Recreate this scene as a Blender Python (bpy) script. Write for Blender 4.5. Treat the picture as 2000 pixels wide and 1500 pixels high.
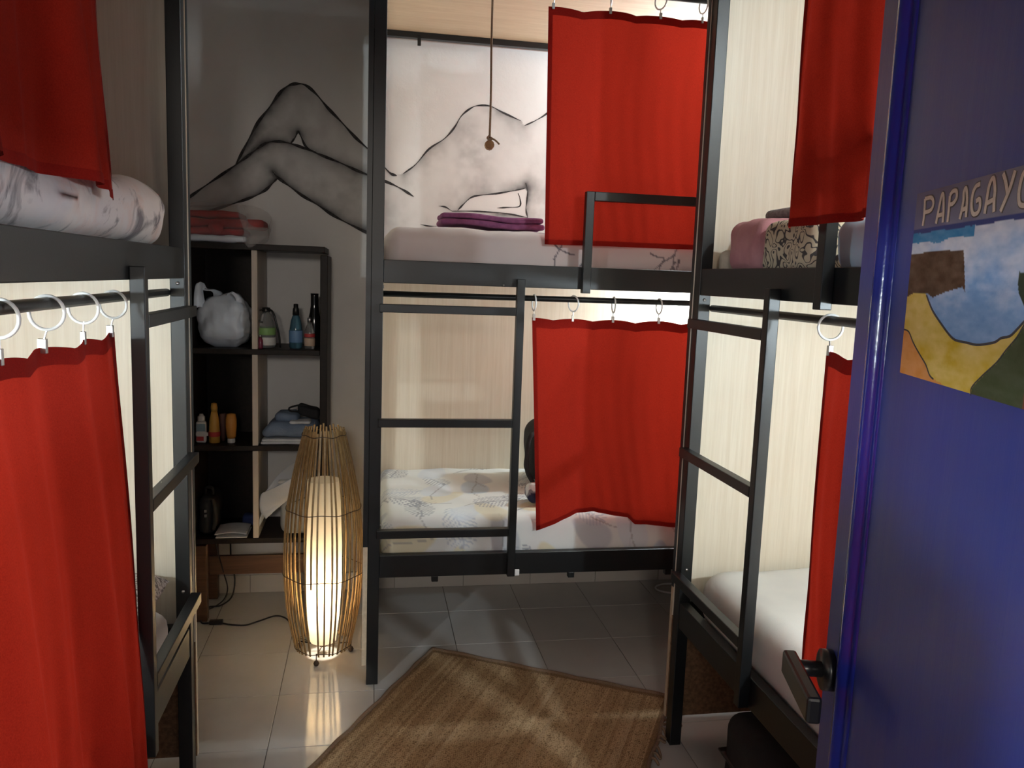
import bpy, bmesh, math, random
import numpy as np
from mathutils import Vector, Matrix, noise as mnoise

for o in list(bpy.data.objects):
    bpy.data.objects.remove(o)
S = bpy.context.scene
C = S.collection
random.seed(7)
rng = np.random.RandomState(7)

# ------------------------------------------------------------------ camera
F_PX, YAW, PITCH, ROLL = 1572.2, 0.1768, 0.1307, -0.0358
fw = Vector((math.sin(YAW)*math.cos(PITCH), math.cos(YAW)*math.cos(PITCH), -math.sin(PITCH)))
rt = Vector((math.cos(YAW), -math.sin(YAW), 0))
dn = fw.cross(rt)
rt2 = math.cos(ROLL)*rt + math.sin(ROLL)*dn
dn2 = -math.sin(ROLL)*rt + math.cos(ROLL)*dn
cam = bpy.data.cameras.new('camera')
cam.sensor_width = 36.0
cam.lens = 36.0*F_PX/2000.0
cam.clip_start = 0.02
camo = bpy.data.objects.new('camera', cam)
C.objects.link(camo)
Mx = Matrix.Identity(4)
for i in range(3):
    Mx[i][0] = rt2[i]; Mx[i][1] = -dn2[i]; Mx[i][2] = -fw[i]
Mx[2][3] = 1.5
camo.matrix_world = Mx
S.camera = camo

# ------------------------------------------------------------------ light set-up
W = bpy.data.worlds.new('world')
S.world = W
W.use_nodes = True
W.node_tree.nodes['Background'].inputs[0].default_value = (0.9, 0.92, 1.0, 1)
W.node_tree.nodes['Background'].inputs[1].default_value = 0.30
S.view_settings.view_transform = 'Standard'
S.view_settings.look = 'None'
S.view_settings.gamma = 1.0
S.view_settings.use_curve_mapping = False
S.view_settings.exposure = 0.5
LED = (0.79, 0.93, 1.0)
P_LED = {'mid_up': 34.0, 'mid_low': 22.0, 'right_up': 35.0, 'right_low': 35.0, 'left_low': 30.0}
P_HALL_FILL = 76.0  # power of the added fill lamp behind the camera
P_LAMP = 24.0

# ------------------------------------------------------------------ materials
MATS = {}
def nt_of(name):
    m = bpy.data.materials.new(name); m.use_nodes = True
    MATS[name] = m
    return m, m.node_tree, m.node_tree.nodes['Principled BSDF']
def rgba(c): return (c[0], c[1], c[2], 1.0)
def node(nt, t, **kw):
    n = nt.nodes.new(t)
    for k, v in kw.items():
        if k in n.inputs.keys(): n.inputs[k].default_value = v
        else: setattr(n, k, v)
    return n
def geo_pos(nt, scale=(1, 1, 1)):
    g = nt.nodes.new('ShaderNodeNewGeometry')
    m = node(nt, 'ShaderNodeMapping'); m.inputs['Scale'].default_value = scale
    nt.links.new(g.outputs['Position'], m.inputs['Vector'])
    return m.outputs[0]
def mixc(nt, fac, a, b):
    m = nt.nodes.new('ShaderNodeMix'); m.data_type = 'RGBA'
    for s, v in ((m.inputs[0], fac), (m.inputs[6], a), (m.inputs[7], b)):
        if isinstance(v, (int, float)): s.default_value = v
        elif isinstance(v, tuple): s.default_value = rgba(v)
        else: nt.links.new(v, s)
    return m.outputs[2]
def mapr(nt, v, a, b, c=0.0, d=1.0):
    m = node(nt, 'ShaderNodeMapRange')
    nt.links.new(v, m.inputs[0])
    for i, x in enumerate((a, b, c, d)): m.inputs[i+1].default_value = x
    return m.outputs[0]
def bump(nt, bs, h, strength=.3, dist=.01):
    b = node(nt, 'ShaderNodeBump'); b.inputs['Strength'].default_value = strength
    b.inputs['Distance'].default_value = dist
    nt.links.new(h, b.inputs['Height']); nt.links.new(b.outputs[0], bs.inputs['Normal'])
def noise(nt, vec, scale, detail=3, rough=.5, dist=0.0):
    n = node(nt, 'ShaderNodeTexNoise')
    n.inputs['Scale'].default_value = scale; n.inputs['Detail'].default_value = detail
    n.inputs['Roughness'].default_value = rough; n.inputs['Distortion'].default_value = dist
    nt.links.new(vec, n.inputs['Vector'])
    return n.outputs[0]
def mat(name, col, rough=.5, metal=0., var=None, vscale=20, stretch=(1, 1, 1), bmp=0., bscale=None, coat=0., spec=None, trans=0., ior=None):
    m, nt, bs = nt_of(name)
    bs.inputs['Base Color'].default_value = rgba(col)
    bs.inputs['Roughness'].default_value = rough
    bs.inputs['Metallic'].default_value = metal
    if coat: bs.inputs['Coat Weight'].default_value = coat
    if spec is not None: bs.inputs['Specular IOR Level'].default_value = spec
    if trans: bs.inputs['Transmission Weight'].default_value = trans
    if ior: bs.inputs['IOR'].default_value = ior
    if var or bmp:
        p = geo_pos(nt, stretch)
        if var:
            n = noise(nt, p, vscale, 4, .55)
            f = mapr(nt, n, .35, .65)
            nt.links.new(mixc(nt, f, tuple(col), tuple(var)), bs.inputs['Base Color'])
        if bmp:
            n2 = noise(nt, p, bscale or vscale, 3, .6)
            bump(nt, bs, n2, bmp, .004)
    return m
def cloth_mat(name, col, transl=.4, var=None, rough=.9, weave=900):
    m, nt, bs = nt_of(name)
    bs.inputs['Roughness'].default_value = rough
    bs.inputs['Specular IOR Level'].default_value = .15
    p = geo_pos(nt)
    n1 = noise(nt, p, weave, 2, .6)
    c2 = var or tuple(x*.78 for x in col)
    f = mapr(nt, n1, .3, .7)
    cc = mixc(nt, f, tuple(col), tuple(c2))
    nt.links.new(cc, bs.inputs['Base Color'])
    bump(nt, bs, n1, .25, .001)
    if transl:
        t = node(nt, 'ShaderNodeBsdfTranslucent'); nt.links.new(cc, t.inputs[0])
        mx = node(nt, 'ShaderNodeMixShader'); mx.inputs[0].default_value = transl
        out = nt.nodes['Material Output']
        nt.links.new(bs.outputs[0], mx.inputs[1]); nt.links.new(t.outputs[0], mx.inputs[2])
        nt.links.new(mx.outputs[0], out.inputs[0])
    return m
def attr_mat(name, rough=.85, weave=700, transl=0., bmp=.2):
    m, nt, bs = nt_of(name)
    a = node(nt, 'ShaderNodeAttribute'); a.attribute_name = 'Col'
    nt.links.new(a.outputs['Color'], bs.inputs['Base Color'])
    bs.inputs['Roughness'].default_value = rough
    bs.inputs['Specular IOR Level'].default_value = .2
    if bmp:
        n1 = noise(nt, geo_pos(nt), weave, 2, .6); bump(nt, bs, n1, bmp, .001)
    return m

WALLC = (.74, .72, .70)
mat('black_paint', (.0048, .006, .007), .40, spec=.5, bmp=.04, bscale=300)
mat('wall_paint', WALLC, .75, var=(.70, .68, .66), vscale=6, bmp=.12, bscale=60)
mat('ceiling_paint', (.75, .74, .72), .8, var=(.72, .71, .69), vscale=5)
def wood_mat(name, a, b, st=(60, 60, 1.6), rough=.45):
    m, nt, bs = nt_of(name)
    p = geo_pos(nt, st)
    n = noise(nt, p, 1.0, 6, .62, .4)
    p2 = geo_pos(nt, (st[0]*5, st[1]*5, st[2]*5))
    n2 = noise(nt, p2, 1.0, 3, .6)
    c = mixc(nt, mapr(nt, n, .33, .67), a, b)
    c2 = mixc(nt, mapr(nt, n2, .45, .75, 0, .22), c, tuple(x*.72 for x in b))
    nt.links.new(c2, bs.inputs['Base Color']); bs.inputs['Roughness'].default_value = rough
    bump(nt, bs, n2, .06, .001)
    return m
wood_mat('panel_wood', (.75, .68, .56), (.68, .595, .465))
mat('chipboard', (.24, .125, .058), .8, var=(.13, .065, .03), vscale=90, bmp=.3, bscale=120)
wood_mat('panel_edge', (.62, .52, .38), (.50, .40, .28), (40, 40, 40), .6)
wood_mat('canopy_wood', (.74, .58, .40), (.64, .47, .30), (3, 40, 40))
wood_mat('shelf_wood', (.020, .013, .010), (.012, .008, .006), (60, 3, 60), .5)
MATS['shelf_wood'].node_tree.nodes['Principled BSDF'].inputs['Specular IOR Level'].default_value = .25
wood_mat('pale_wood', (.60, .53, .46), (.50, .43, .36), (70, 70, 2), .55)
wood_mat('brown_wood', (.13, .062, .030), (.07, .033, .016), (3, 40, 60), .5)
mat('grout', (.20, .19, .18), .8, var=(.14, .13, .12), vscale=30)
def tile_mat(name, a, b):
    m, nt, bs = nt_of(name)
    oi = node(nt, 'ShaderNodeObjectInfo')
    n = noise(nt, geo_pos(nt), 3.5, 5, .6)
    c = mixc(nt, mapr(nt, n, .3, .7), a, b)
    c2 = mixc(nt, mapr(nt, oi.outputs['Random'], 0, 1, 0, .35), c, tuple(x*.88 for x in b))
    nt.links.new(c2, bs.inputs['Base Color'])
    bs.inputs['Roughness'].default_value = .10
    n2 = noise(nt, geo_pos(nt), 14, 2, .5); bump(nt, bs, n2, .03, .003)
tile_mat('floor_tile', (.56, .545, .52), (.49, .475, .455))
tile_mat('base_tile', (.60, .57, .52), (.54, .51, .47))
cloth_mat('red_cloth', (.44, .027, .013), .27, (.33, .017, .009), weave=420)
cloth_mat('red_hem', (.33, .014, .008), .18, (.25, .010, .006), weave=420)
mat('ring_plastic', (.86, .87, .86), .3, spec=.5)
mat('steel', (.62, .63, .64), .28, 1.0)
mat('white_sheet', (.80, .80, .77), .9, var=(.76, .76, .74), vscale=9, bmp=.15, bscale=500)
mat('mattress_side', (.55, .48, .38), .9, var=(.48, .41, .32), vscale=60, bmp=.2, bscale=400)
mat('purple_towel', (.27, .085, .20), .95, var=(.20, .06, .15), vscale=60, bmp=.6, bscale=500)
mat('grey_towel', (.34, .31, .32), .95, var=(.22, .20, .21), vscale=90, bmp=.6, bscale=300)
mat('pink_blanket', (.56, .28, .30), .95, var=(.48, .22, .25), vscale=14, bmp=.35, bscale=250)
mat('black_fabric', (.012, .012, .014), .8, var=(.018, .018, .02), vscale=50, bmp=.4, bscale=400)
mat('black_plastic', (.012, .012, .013), .3)
mat('rattan', (.38, .25, .115), .5, var=(.26, .165, .07), vscale=35, bmp=.2, bscale=120)
mat('wire_dark', (.06, .035, .02), .5)
mat('cord_black', (.012, .012, .012), .5)
mat('rope_jute', (.30, .20, .13), .9, var=(.20, .13, .08), vscale=300, bmp=.6, bscale=500)
mat('pendant_wood', (.32, .17, .07), .6, var=(.24, .12, .05), vscale=40)
mat('blue_clothes', (.20, .26, .36), .9, var=(.15, .20, .29), vscale=14, bmp=.3, bscale=200)
mat('white_clothes', (.72, .73, .75), .9, var=(.62, .63, .66), vscale=25, bmp=.3, bscale=200)
mat('dark_blue_cloth', (.02, .035, .12), .9)
mat('label_white', (.72, .70, .66), .5)
mat('label_blue', (.16, .30, .52), .5)
mat('label_green', (.25, .45, .15), .5)
mat('label_red', (.55, .05, .05), .5)
mat('label_teal', (.25, .36, .42), .5)
mat('label_beige', (.60, .44, .33), .5)
mat('orange_plastic', (.62, .27, .05), .4, spec=.5)
mat('yellow_plastic', (.58, .33, .06), .3, spec=.5)
mat('brown_plastic', (.20, .10, .08), .4)
mat('white_plastic', (.74, .73, .70), .4)
mat('dark_glass', (.008, .008, .008), .08, spec=.6)
mat('pink_glass', (.20, .03, .06), .1, spec=.6)
def glass_mat(name, col, rough=.05, a=.5):
    m, nt, bs = nt_of(name)
    bs.inputs['Base Color'].default_value = rgba(col); bs.inputs['Roughness'].default_value = rough
    bs.inputs['Transmission Weight'].default_value = a; bs.inputs['IOR'].default_value = 1.35
glass_mat('clear_pet', (.86, .88, .88), .06, .85)
glass_mat('blue_pet', (.16, .36, .48), .06, .7)
def film_mat(name, col, alpha, transl=.4, rough=.35):
    m, nt, bs = nt_of(name)
    bs.inputs['Base Color'].default_value = rgba(col); bs.inputs['Roughness'].default_value = rough
    bs.inputs['Alpha'].default_value = alpha
    n1 = noise(nt, geo_pos(nt), 45, 4, .6); bump(nt, bs, n1, .35, .006)
    t = node(nt, 'ShaderNodeBsdfTranslucent'); t.inputs[0].default_value = rgba(col)
    mx = node(nt, 'ShaderNodeMixShader'); mx.inputs[0].default_value = transl
    out = nt.nodes['Material Output']
    tr = node(nt, 'ShaderNodeBsdfTransparent')
    nt.links.new(tr.outputs[0], mx.inputs[1])
    mx.inputs[0].default_value = transl
    mm = node(nt, 'ShaderNodeMixShader'); mm.inputs[0].default_value = .35
    nt.links.new(bs.outputs[0], mm.inputs[1]); nt.links.new(t.outputs[0], mm.inputs[2])
    mx.inputs[0].default_value = alpha
    bs.inputs['Alpha'].default_value = 1
    nt.links.new(mm.outputs[0], mx.inputs[2]); nt.links.new(mx.outputs[0], out.inputs[0])
film_mat('white_film', (.84, .86, .90), .95, rough=.25)
film_mat('clear_film', (.74, .70, .68), .16)
film_mat('tub_film', (.72, .75, .78), .85)
# red fabric seen in the bag
mat('red_fold', (.42, .012, .010), .9, var=(.26, .008, .006), vscale=30, bmp=.3, bscale=300)
# door paint
def door_mat():
    m, nt, bs = nt_of('door_blue')
    n = noise(nt, geo_pos(nt, (30, 30, 1.6)), 1.0, 6, .65, .3)
    c = mixc(nt, mapr(nt, n, .3, .7), (.010, .028, .225), (.032, .045, .215))
    nt.links.new(c, bs.inputs['Base Color'])
    bs.inputs['Roughness'].default_value = .36; bs.inputs['Specular IOR Level'].default_value = .5
    bump(nt, bs, n, .12, .003)
door_mat()
mat('door_moulding', (.014, .022, .22), .16, coat=.4, bmp=.1, bscale=60)
attr_mat('painted', .6, 300, bmp=.15)
attr_mat('printed_sheet', .9)
attr_mat('woven_jute', .95, 500, bmp=.5)
def mural_mat():
    m, nt, bs = nt_of('mural_paint')
    a = node(nt, 'ShaderNodeAttribute'); a.attribute_name = 'Col'
    sep = node(nt, 'ShaderNodeSeparateColor'); nt.links.new(a.outputs['Color'], sep.inputs[0])
    n = noise(nt, geo_pos(nt), 6, 4, .55)
    base = mixc(nt, mapr(nt, n, .35, .65), WALLC, (.70, .68, .66))
    c = mixc(nt, sep.outputs[0], base, (.045, .040, .042))
    nt.links.new(c, bs.inputs['Base Color']); bs.inputs['Roughness'].default_value = .75
    n2 = noise(nt, geo_pos(nt), 60, 3, .6); bump(nt, bs, n2, .12, .004)
mural_mat()
mat('charcoal', (.016, .014, .015), .85, var=(.05, .045, .045), vscale=80)
# watercolour duvet
def duvet_mat():
    m, nt, bs = nt_of('duvet_print')
    p = geo_pos(nt, (1, 1, 1.0))
    n1 = noise(nt, p, 3.2, 4, .55, .8); n2 = noise(nt, p, 7.5, 5, .6, 1.2)
    n3 = noise(nt, geo_pos(nt, (1.7, 1.3, 2)), 5.0, 4, .6, .6)
    c = mixc(nt, mapr(nt, n1, .45, .68, 0, .7), (.78, .75, .73), (.60, .62, .68))
    c = mixc(nt, mapr(nt, n3, .52, .7, 0, .6), c, (.72, .52, .46))
    c = mixc(nt, mapr(nt, n2, .54, .66, 0, .85), c, (.14, .13, .15))
    nt.links.new(c, bs.inputs['Base Color']); bs.inputs['Roughness'].default_value = .9
    nb = noise(nt, p, 16, 3, .5); bump(nt, bs, nb, .5, .012)
duvet_mat()
def speckle_mat():
    m, nt, bs = nt_of('grey_speckle')
    n1 = noise(nt, geo_pos(nt), 95, 4, .7)
    c = mixc(nt, mapr(nt, n1, .44, .58), (.66, .65, .64), (.15, .14, .14))
    nt.links.new(c, bs.inputs['Base Color']); bs.inputs['Roughness'].default_value = .9
speckle_mat()
def contour_mat(name, base, line, scale, n_lines, lo, hi, obj=True):
    m, nt, bs = nt_of(name)
    n1 = noise(nt, geo_pos(nt), scale, 1, .4, .35)
    mu = node(nt, 'ShaderNodeMath', operation='MULTIPLY'); mu.inputs[1].default_value = n_lines
    nt.links.new(n1, mu.inputs[0])
    fr = node(nt, 'ShaderNodeMath', operation='FRACT'); nt.links.new(mu.outputs[0], fr.inputs[0])
    pp = node(nt, 'ShaderNodeMath', operation='PINGPONG'); pp.inputs[1].default_value = .5
    nt.links.new(fr.outputs[0], pp.inputs[0])
    c = mixc(nt, mapr(nt, pp.outputs[0], lo, hi), line, base)
    nt.links.new(c, bs.inputs['Base Color']); bs.inputs['Roughness'].default_value = .9
contour_mat('maze_print', (.58, .50, .36), (.07, .06, .06), 26, 7, .12, .17)
def gradient_cloth():
    m, nt, bs = nt_of('blue_pink_cloth')
    n1 = noise(nt, geo_pos(nt), 7, 3, .5)
    c = mixc(nt, mapr(nt, n1, .42, .6), (.38, .48, .58), (.55, .40, .44))
    nt.links.new(c, bs.inputs['Base Color']); bs.inputs['Roughness'].default_value = .9
gradient_cloth()
# lamp paper, bulb, led
def paper_mat():
    m, nt, bs = nt_of('lamp_paper')
    bs.inputs['Base Color'].default_value = (.86, .79, .64, 1); bs.inputs['Roughness'].default_value = .9
    t = node(nt, 'ShaderNodeBsdfTranslucent'); t.inputs[0].default_value = (.92, .83, .66, 1)
    mx = node(nt, 'ShaderNodeMixShader'); mx.inputs[0].default_value = .6
    nt.links.new(bs.outputs[0], mx.inputs[1]); nt.links.new(t.outputs[0], mx.inputs[2])
    nt.links.new(mx.outputs[0], nt.nodes['Material Output'].inputs[0])
paper_mat()
def emit_mat(name, col, s):
    m, nt, bs = nt_of(name)
    bs.inputs['Base Color'].default_value = rgba(col)
    bs.inputs['Emission Color'].default_value = rgba(col); bs.inputs['Emission Strength'].default_value = s
emit_mat('bulb_warm', (1.0, .78, .5), 30)
emit_mat('led_white', LED, 8)

# ------------------------------------------------------------------ geometry helpers
def tag(o, label=None, cat=None, group=None, kind=None):
    if label: o['label'] = label
    if cat: o['category'] = cat
    if group: o['group'] = group
    if kind: o['kind'] = kind
    return o
def thing(name, loc, label, cat, group=None):
    o = bpy.data.objects.new(name, None); o.empty_display_size = .05
    C.objects.link(o); o.location = loc
    return tag(o, label, cat, group)
def part_empty(name, parent, wloc):
    o = bpy.data.objects.new(name, None); o.empty_display_size = .03
    C.objects.link(o); o.parent = parent
    o.location = Vector(wloc) - worldloc(parent)
    return o
def worldloc(o):
    v = Vector(o.location)
    while o.parent:
        o = o.parent; v += Vector(o.location)
    return v
def link(name, me, m, parent=None, smooth=False, loc=None):
    """mesh data given in world coordinates (or around loc when loc is given)"""
    o = bpy.data.objects.new(name, me); C.objects.link(o)
    if m and not me.materials: me.materials.append(MATS[m])
    if smooth:
        me.polygons.foreach_set('use_smooth', [True]*len(me.polygons))
    if parent:
        o.parent = parent
        base = worldloc(parent)
        if loc is None:
            me.transform(Matrix.Translation(-base)); o.location = (0, 0, 0)
        else: o.location = Vector(loc) - base
    elif loc is not None: o.location = loc
    return o
def mesh_bm(name, bm):
    bmesh.ops.recalc_face_normals(bm, faces=bm.faces)
    me = bpy.data.meshes.new(name); bm.to_mesh(me); bm.free()
    return me
def box_bm(bm, a, b, bev=0.):
    x0, x1 = sorted((a[0], b[0])); y0, y1 = sorted((a[1], b[1])); z0, z1 = sorted((a[2], b[2]))
    r = bmesh.ops.create_cube(bm, size=1)
    for v in r['verts']:
        v.co = Vector((x0+(v.co.x+.5)*(x1-x0), y0+(v.co.y+.5)*(y1-y0), z0+(v.co.z+.5)*(z1-z0)))
    if bev:
        es = list({e for v in r['verts'] for e in v.link_edges})
        bmesh.ops.bevel(bm, geom=es, offset=bev, segments=2, profile=.5, affect='EDGES')
def box(name, a, b, m, parent=None, bev=.0015):
    bm = bmesh.new(); box_bm(bm, a, b, bev)
    return link(name, mesh_bm(name, bm), m, parent)
def cyl_between(bm, p, q, r0, r1=None, n=10, caps=True):
    p, q = Vector(p), Vector(q); d = (q-p); L = d.length; d.normalize()
    r1 = r0 if r1 is None else r1
    M = d.to_track_quat('Z', 'Y').to_matrix().to_4x4(); M.translation = (p+q)/2
    bmesh.ops.create_cone(bm, cap_ends=caps, segments=n, radius1=r0, radius2=r1, depth=L, matrix=M)
def cyl(name, p, q, r, m, parent=None, n=12, r1=None):
    bm = bmesh.new(); cyl_between(bm, p, q, r, r1, n)
    return link(name, mesh_bm(name, bm), m, parent, True)
def spline(pts, k=6):
    P = [Vector(p) for p in pts]
    if len(P) < 3: return P
    out = []
    for i in range(len(P)-1):
        a = P[i-1] if i else P[i]*2-P[i+1]
        b, c = P[i], P[i+1]
        d = P[i+2] if i+2 < len(P) else P[i+1]*2-P[i]
        for j in range(k):
            t = j/k
            out.append(.5*((2*b)+(c-a)*t+(2*a-5*b+4*c-d)*t*t+(3*b-a-3*c+d)*t**3))
    out.append(P[-1]); return out
def tube_mesh(name, pts, r, n=8, k=6, close=False):
    P = spline(pts, k) if k > 1 else [Vector(p) for p in pts]
    vs, fs = [], []
    up = Vector((.13, .27, .95)).normalized()
    for i, p in enumerate(P):
        t = (P[(i+1) % len(P) if close else min(i+1, len(P)-1)] - P[i-1 if (i or close) else 0]).normalized()
        x = t.cross(up)
        if x.length < 1e-3: x = t.cross(Vector((1, 0, 0)))
        x.normalize(); y = t.cross(x)
        rr = r(i/(len(P)-1)) if callable(r) else r
        for j in range(n):
            a = 2*math.pi*j/n
            vs.append(p+x*math.cos(a)*rr+y*math.sin(a)*rr)
    N = len(P)
    for i in range(N if close else N-1):
        for j in range(n):
            i2 = (i+1) % N
            fs.append((i*n+j, i*n+(j+1) % n, i2*n+(j+1) % n, i2*n+j))
    if not close:
        fs.append(tuple(range(n-1, -1, -1))); fs.append(tuple((N-1)*n+j for j in range(n)))
    me = bpy.data.meshes.new(name); me.from_pydata(vs, [], fs); me.update()
    return me
def tube(name, pts, r, m, parent=None, n=8, k=6, close=False):
    return link(name, tube_mesh(name, pts, r, n, k, close), m, parent, True)
def lathe(name, prof, c, m, parent=None, n=24, smooth=True):
    vs, fs = [], []
    for (r, z) in prof:
        for j in range(n):
            a = 2*math.pi*j/n
            vs.append((c[0]+r*math.cos(a), c[1]+r*math.sin(a), c[2]+z))
    K = len(prof)
    for i in range(K-1):
        for j in range(n):
            fs.append((i*n+j, i*n+(j+1) % n, (i+1)*n+(j+1) % n, (i+1)*n+j))
    fs.append(tuple(range(n-1, -1, -1))); fs.append(tuple((K-1)*n+j for j in range(n)))
    me = bpy.data.meshes.new(name); me.from_pydata(vs, [], fs); me.update()
    return link(name, me, m, parent, smooth)
def rbox_np(lo, hi, r, res):
    """rounded box as numpy verts / quad faces"""
    lo = np.array(lo, float); hi = np.array(hi, float); c = (lo+hi)/2; h = (hi-lo)/2
    V, Fc = [], []; off = 0
    for ax in range(3):
        u, w = [(1, 2), (2, 0), (0, 1)][ax]
        nu = max(2, int(math.ceil(2*h[u]/res))); nw = max(2, int(math.ceil(2*h[w]/res)))
        for sg in (-1, 1):
            gu, gw = np.meshgrid(np.linspace(-h[u], h[u], nu+1), np.linspace(-h[w], h[w], nw+1), indexing='ij')
            p = np.zeros(gu.shape+(3,)); p[..., u] = gu; p[..., w] = gw; p[..., ax] = sg*h[ax]
            idx = np.arange(gu.size).reshape(gu.shape)+off
            q = np.stack([idx[:-1, :-1], idx[1:, :-1], idx[1:, 1:], idx[:-1, 1:]], -1).reshape(-1, 4)
            if sg < 0: q = q[:, ::-1]
            V.append(p.reshape(-1, 3)); Fc.append(q); off += gu.size
    V = np.concatenate(V); Fc = np.concatenate(Fc)
    _, first, inv = np.unique(np.round(V, 6), axis=0, return_index=True, return_inverse=True)
    V = V[first]; Fc = np.asarray(inv).reshape(-1)[Fc]
    rr = np.minimum(r, h*.999)
    inner = np.clip(V, -(h-rr), h-rr); d = (V-inner)/rr
    L = np.linalg.norm(d, axis=1, keepdims=True); L[L == 0] = 1
    V = inner + d/L*rr*np.minimum(1, L) if False else inner + d/L*rr
    return V+c, Fc
def np_mesh(name, V, Fc, col=None):
    me = bpy.data.meshes.new(name)
    me.vertices.add(len(V)); me.vertices.foreach_set('co', np.asarray(V, np.float32).ravel())
    me.loops.add(Fc.size); me.loops.foreach_set('vertex_index', Fc.ravel().astype(np.int32))
    me.polygons.add(len(Fc)); me.polygons.foreach_set('loop_start', np.arange(0, Fc.size, Fc.shape[1], dtype=np.int32))
    me.update(calc_edges=True)
    if col is not None:
        a = me.attributes.new('Col', 'FLOAT_COLOR', 'POINT')
        cc = np.ones((len(V), 4), np.float32); cc[:, :3] = col
        a.data.foreach_set('color', cc.ravel())
    return me
def vnoise(P, scale, seed=0.):
    """cheap smooth noise: sums of sines"""
    r = np.random.RandomState(int(seed*10)+3)
    out = np.zeros(len(P))
    for k in range(7):
        d = r.normal(size=3); d /= np.linalg.norm(d); f = scale*(.6+1.2*r.rand())
        out += np.sin(P@d*f*2*math.pi+r.rand()*6.28)
    return out/4.
def fnoise(P2, scale, seed=0, octs=4):
    out = np.zeros(len(P2)); amp = .5; r = np.random.RandomState(seed+100)
    for k in range(octs):
        G = r.rand(64, 64); q = P2*scale*(2**k)+r.rand(2)*60
        i = np.floor(q).astype(int); f = q-i; f = f*f*(3-2*f)
        a = G[i[:, 0] % 64, i[:, 1] % 64]; b = G[(i[:, 0]+1) % 64, i[:, 1] % 64]
        c = G[i[:, 0] % 64, (i[:, 1]+1) % 64]; d = G[(i[:, 0]+1) % 64, (i[:, 1]+1) % 64]
        out += amp*((a*(1-f[:, 0])+b*f[:, 0])*(1-f[:, 1])+(c*(1-f[:, 0])+d*f[:, 0])*f[:, 1]-.5)*2; amp *= .5
    return out
def rbox(name, lo, hi, r, res, m, parent=None, amp=0., nsc=6., seed=0., colf=None, warp=None):
    V, Fc = rbox_np(lo, hi, r, res)
    if amp:
        c = (np.array(lo)+np.array(hi))/2
        d = V-c; h = (np.array(hi)-np.array(lo))/2
        n = d/h; n = np.sign(n)*np.abs(n)**6; n /= (np.linalg.norm(n, axis=1, keepdims=True)+1e-9)
        V = V+n*(vnoise(V, nsc, seed)*amp)[:, None]
    if warp: V = warp(V)
    col = colf(V) if colf else None
    return link(name, np_mesh(name, V, Fc, col), m, parent, True)
def grid_mesh(name, P, col=None, flip=False):
    nu, nv = P.shape[:2]
    idx = np.arange(nu*nv).reshape(nu, nv)
    q = np.stack([idx[:-1, :-1], idx[1:, :-1], idx[1:, 1:], idx[:-1, 1:]], -1).reshape(-1, 4)
    if flip: q = q[:, ::-1]
    return np_mesh(name, P.reshape(-1, 3), q, col)
def pillow(name, c, sx, sy, sz, m, parent=None, rot=None, seed=0., res=.012, wrinkle=.004):
    nu, nv = int(sx/res), int(sy/res)
    u, v = np.meshgrid(np.linspace(-1, 1, nu), np.linspace(-1, 1, nv), indexing='ij')
    t = (np.clip(1-np.abs(u)**3, 0, 1)*np.clip(1-np.abs(v)**3, 0, 1))**.5
    sh = 1-.06*(np.abs(u)**2)*(1-np.abs(v)) - 0
    meshes = []
    top = np.stack([u*sx/2*(1-.05*(1-v**2)*0), v*sy/2, t*sz/2], -1)
    bot = top.copy(); bot[..., 2] *= -1
    P = np.concatenate([top.reshape(-1, 3), bot.reshape(-1, 3)])
    n = vnoise(P*1.0, 9, seed)*wrinkle
    P[:, 2] += n
    idx = np.arange(nu*nv).reshape(nu, nv)
    q = np.stack([idx[:-1, :-1], idx[1:, :-1], idx[1:, 1:], idx[:-1, 1:]], -1).reshape(-1, 4)
    Fc = np.concatenate([q, q[:, ::-1]+nu*nv])
    R = rot if rot is not None else Matrix.Identity(3)
    P = P@np.array(R).T+np.array(c)
    me = np_mesh(name, P, Fc)
    bm = bmesh.new(); bm.from_mesh(me); bmesh.ops.remove_doubles(bm, verts=bm.verts, dist=.0012)
    bmesh.ops.recalc_face_normals(bm, faces=bm.faces); bm.to_mesh(me); bm.free()
    return link(name, me, m, parent, True)

# ------------------------------------------------------------------ room
XL, XR, YF, YB, ZC = -1.42, 2.0, 0.20, 3.76, 2.85
fl = tag(box('floor', (XL-.1, -2.0, -.12), (XR+.1, YB+.1, -.003), 'grout', bev=0), kind='structure')
T = .333
full = None
nx0 = math.floor((XL-.03)/T); nx1 = math.ceil((XR-.03)/T)
ny0 = math.floor((YF-2.79)/T); ny1 = math.ceil((YB-2.79)/T)
for i in range(nx0, nx1):
    for j in range(ny0, ny1):
        a, b = .03+i*T+.0013, .03+(i+1)*T-.0013
        c, d = 2.79+j*T+.0013, 2.79+(j+1)*T-.0013
        a2, b2, c2, d2 = max(a, XL), min(b, XR), max(c, YF), min(d, YB)
        if b2-a2 < .01 or d2-c2 < .01: continue
        if (a2, b2, c2, d2) == (a, b, c, d):
            if full is None:
                bm = bmesh.new(); box_bm(bm, (-(b-a)/2, -(d-c)/2, -.003), ((b-a)/2, (d-c)/2, 0), .0009)
                full = mesh_bm('tile', bm)
            t = link('tile', full, 'floor_tile', fl, loc=((a+b)/2, (c+d)/2, 0))
        else:
            box('tile', (a2, c2, -.003), (b2, d2, 0), 'floor_tile', fl, .0009)
wb = tag(box('wall_back', (XL-.1, YB, 0), (XR+.1, YB+.1, ZC), 'wall_paint', bev=0), kind='structure')
tag(box('wall_left', (XL-.1, YF, 0), (XL, YB, ZC), 'wall_paint', bev=0), kind='structure')
tag(box('wall_right', (XR, YF, 0), (XR+.1, YB, ZC), 'wall_paint', bev=0), kind='structure')
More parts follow.
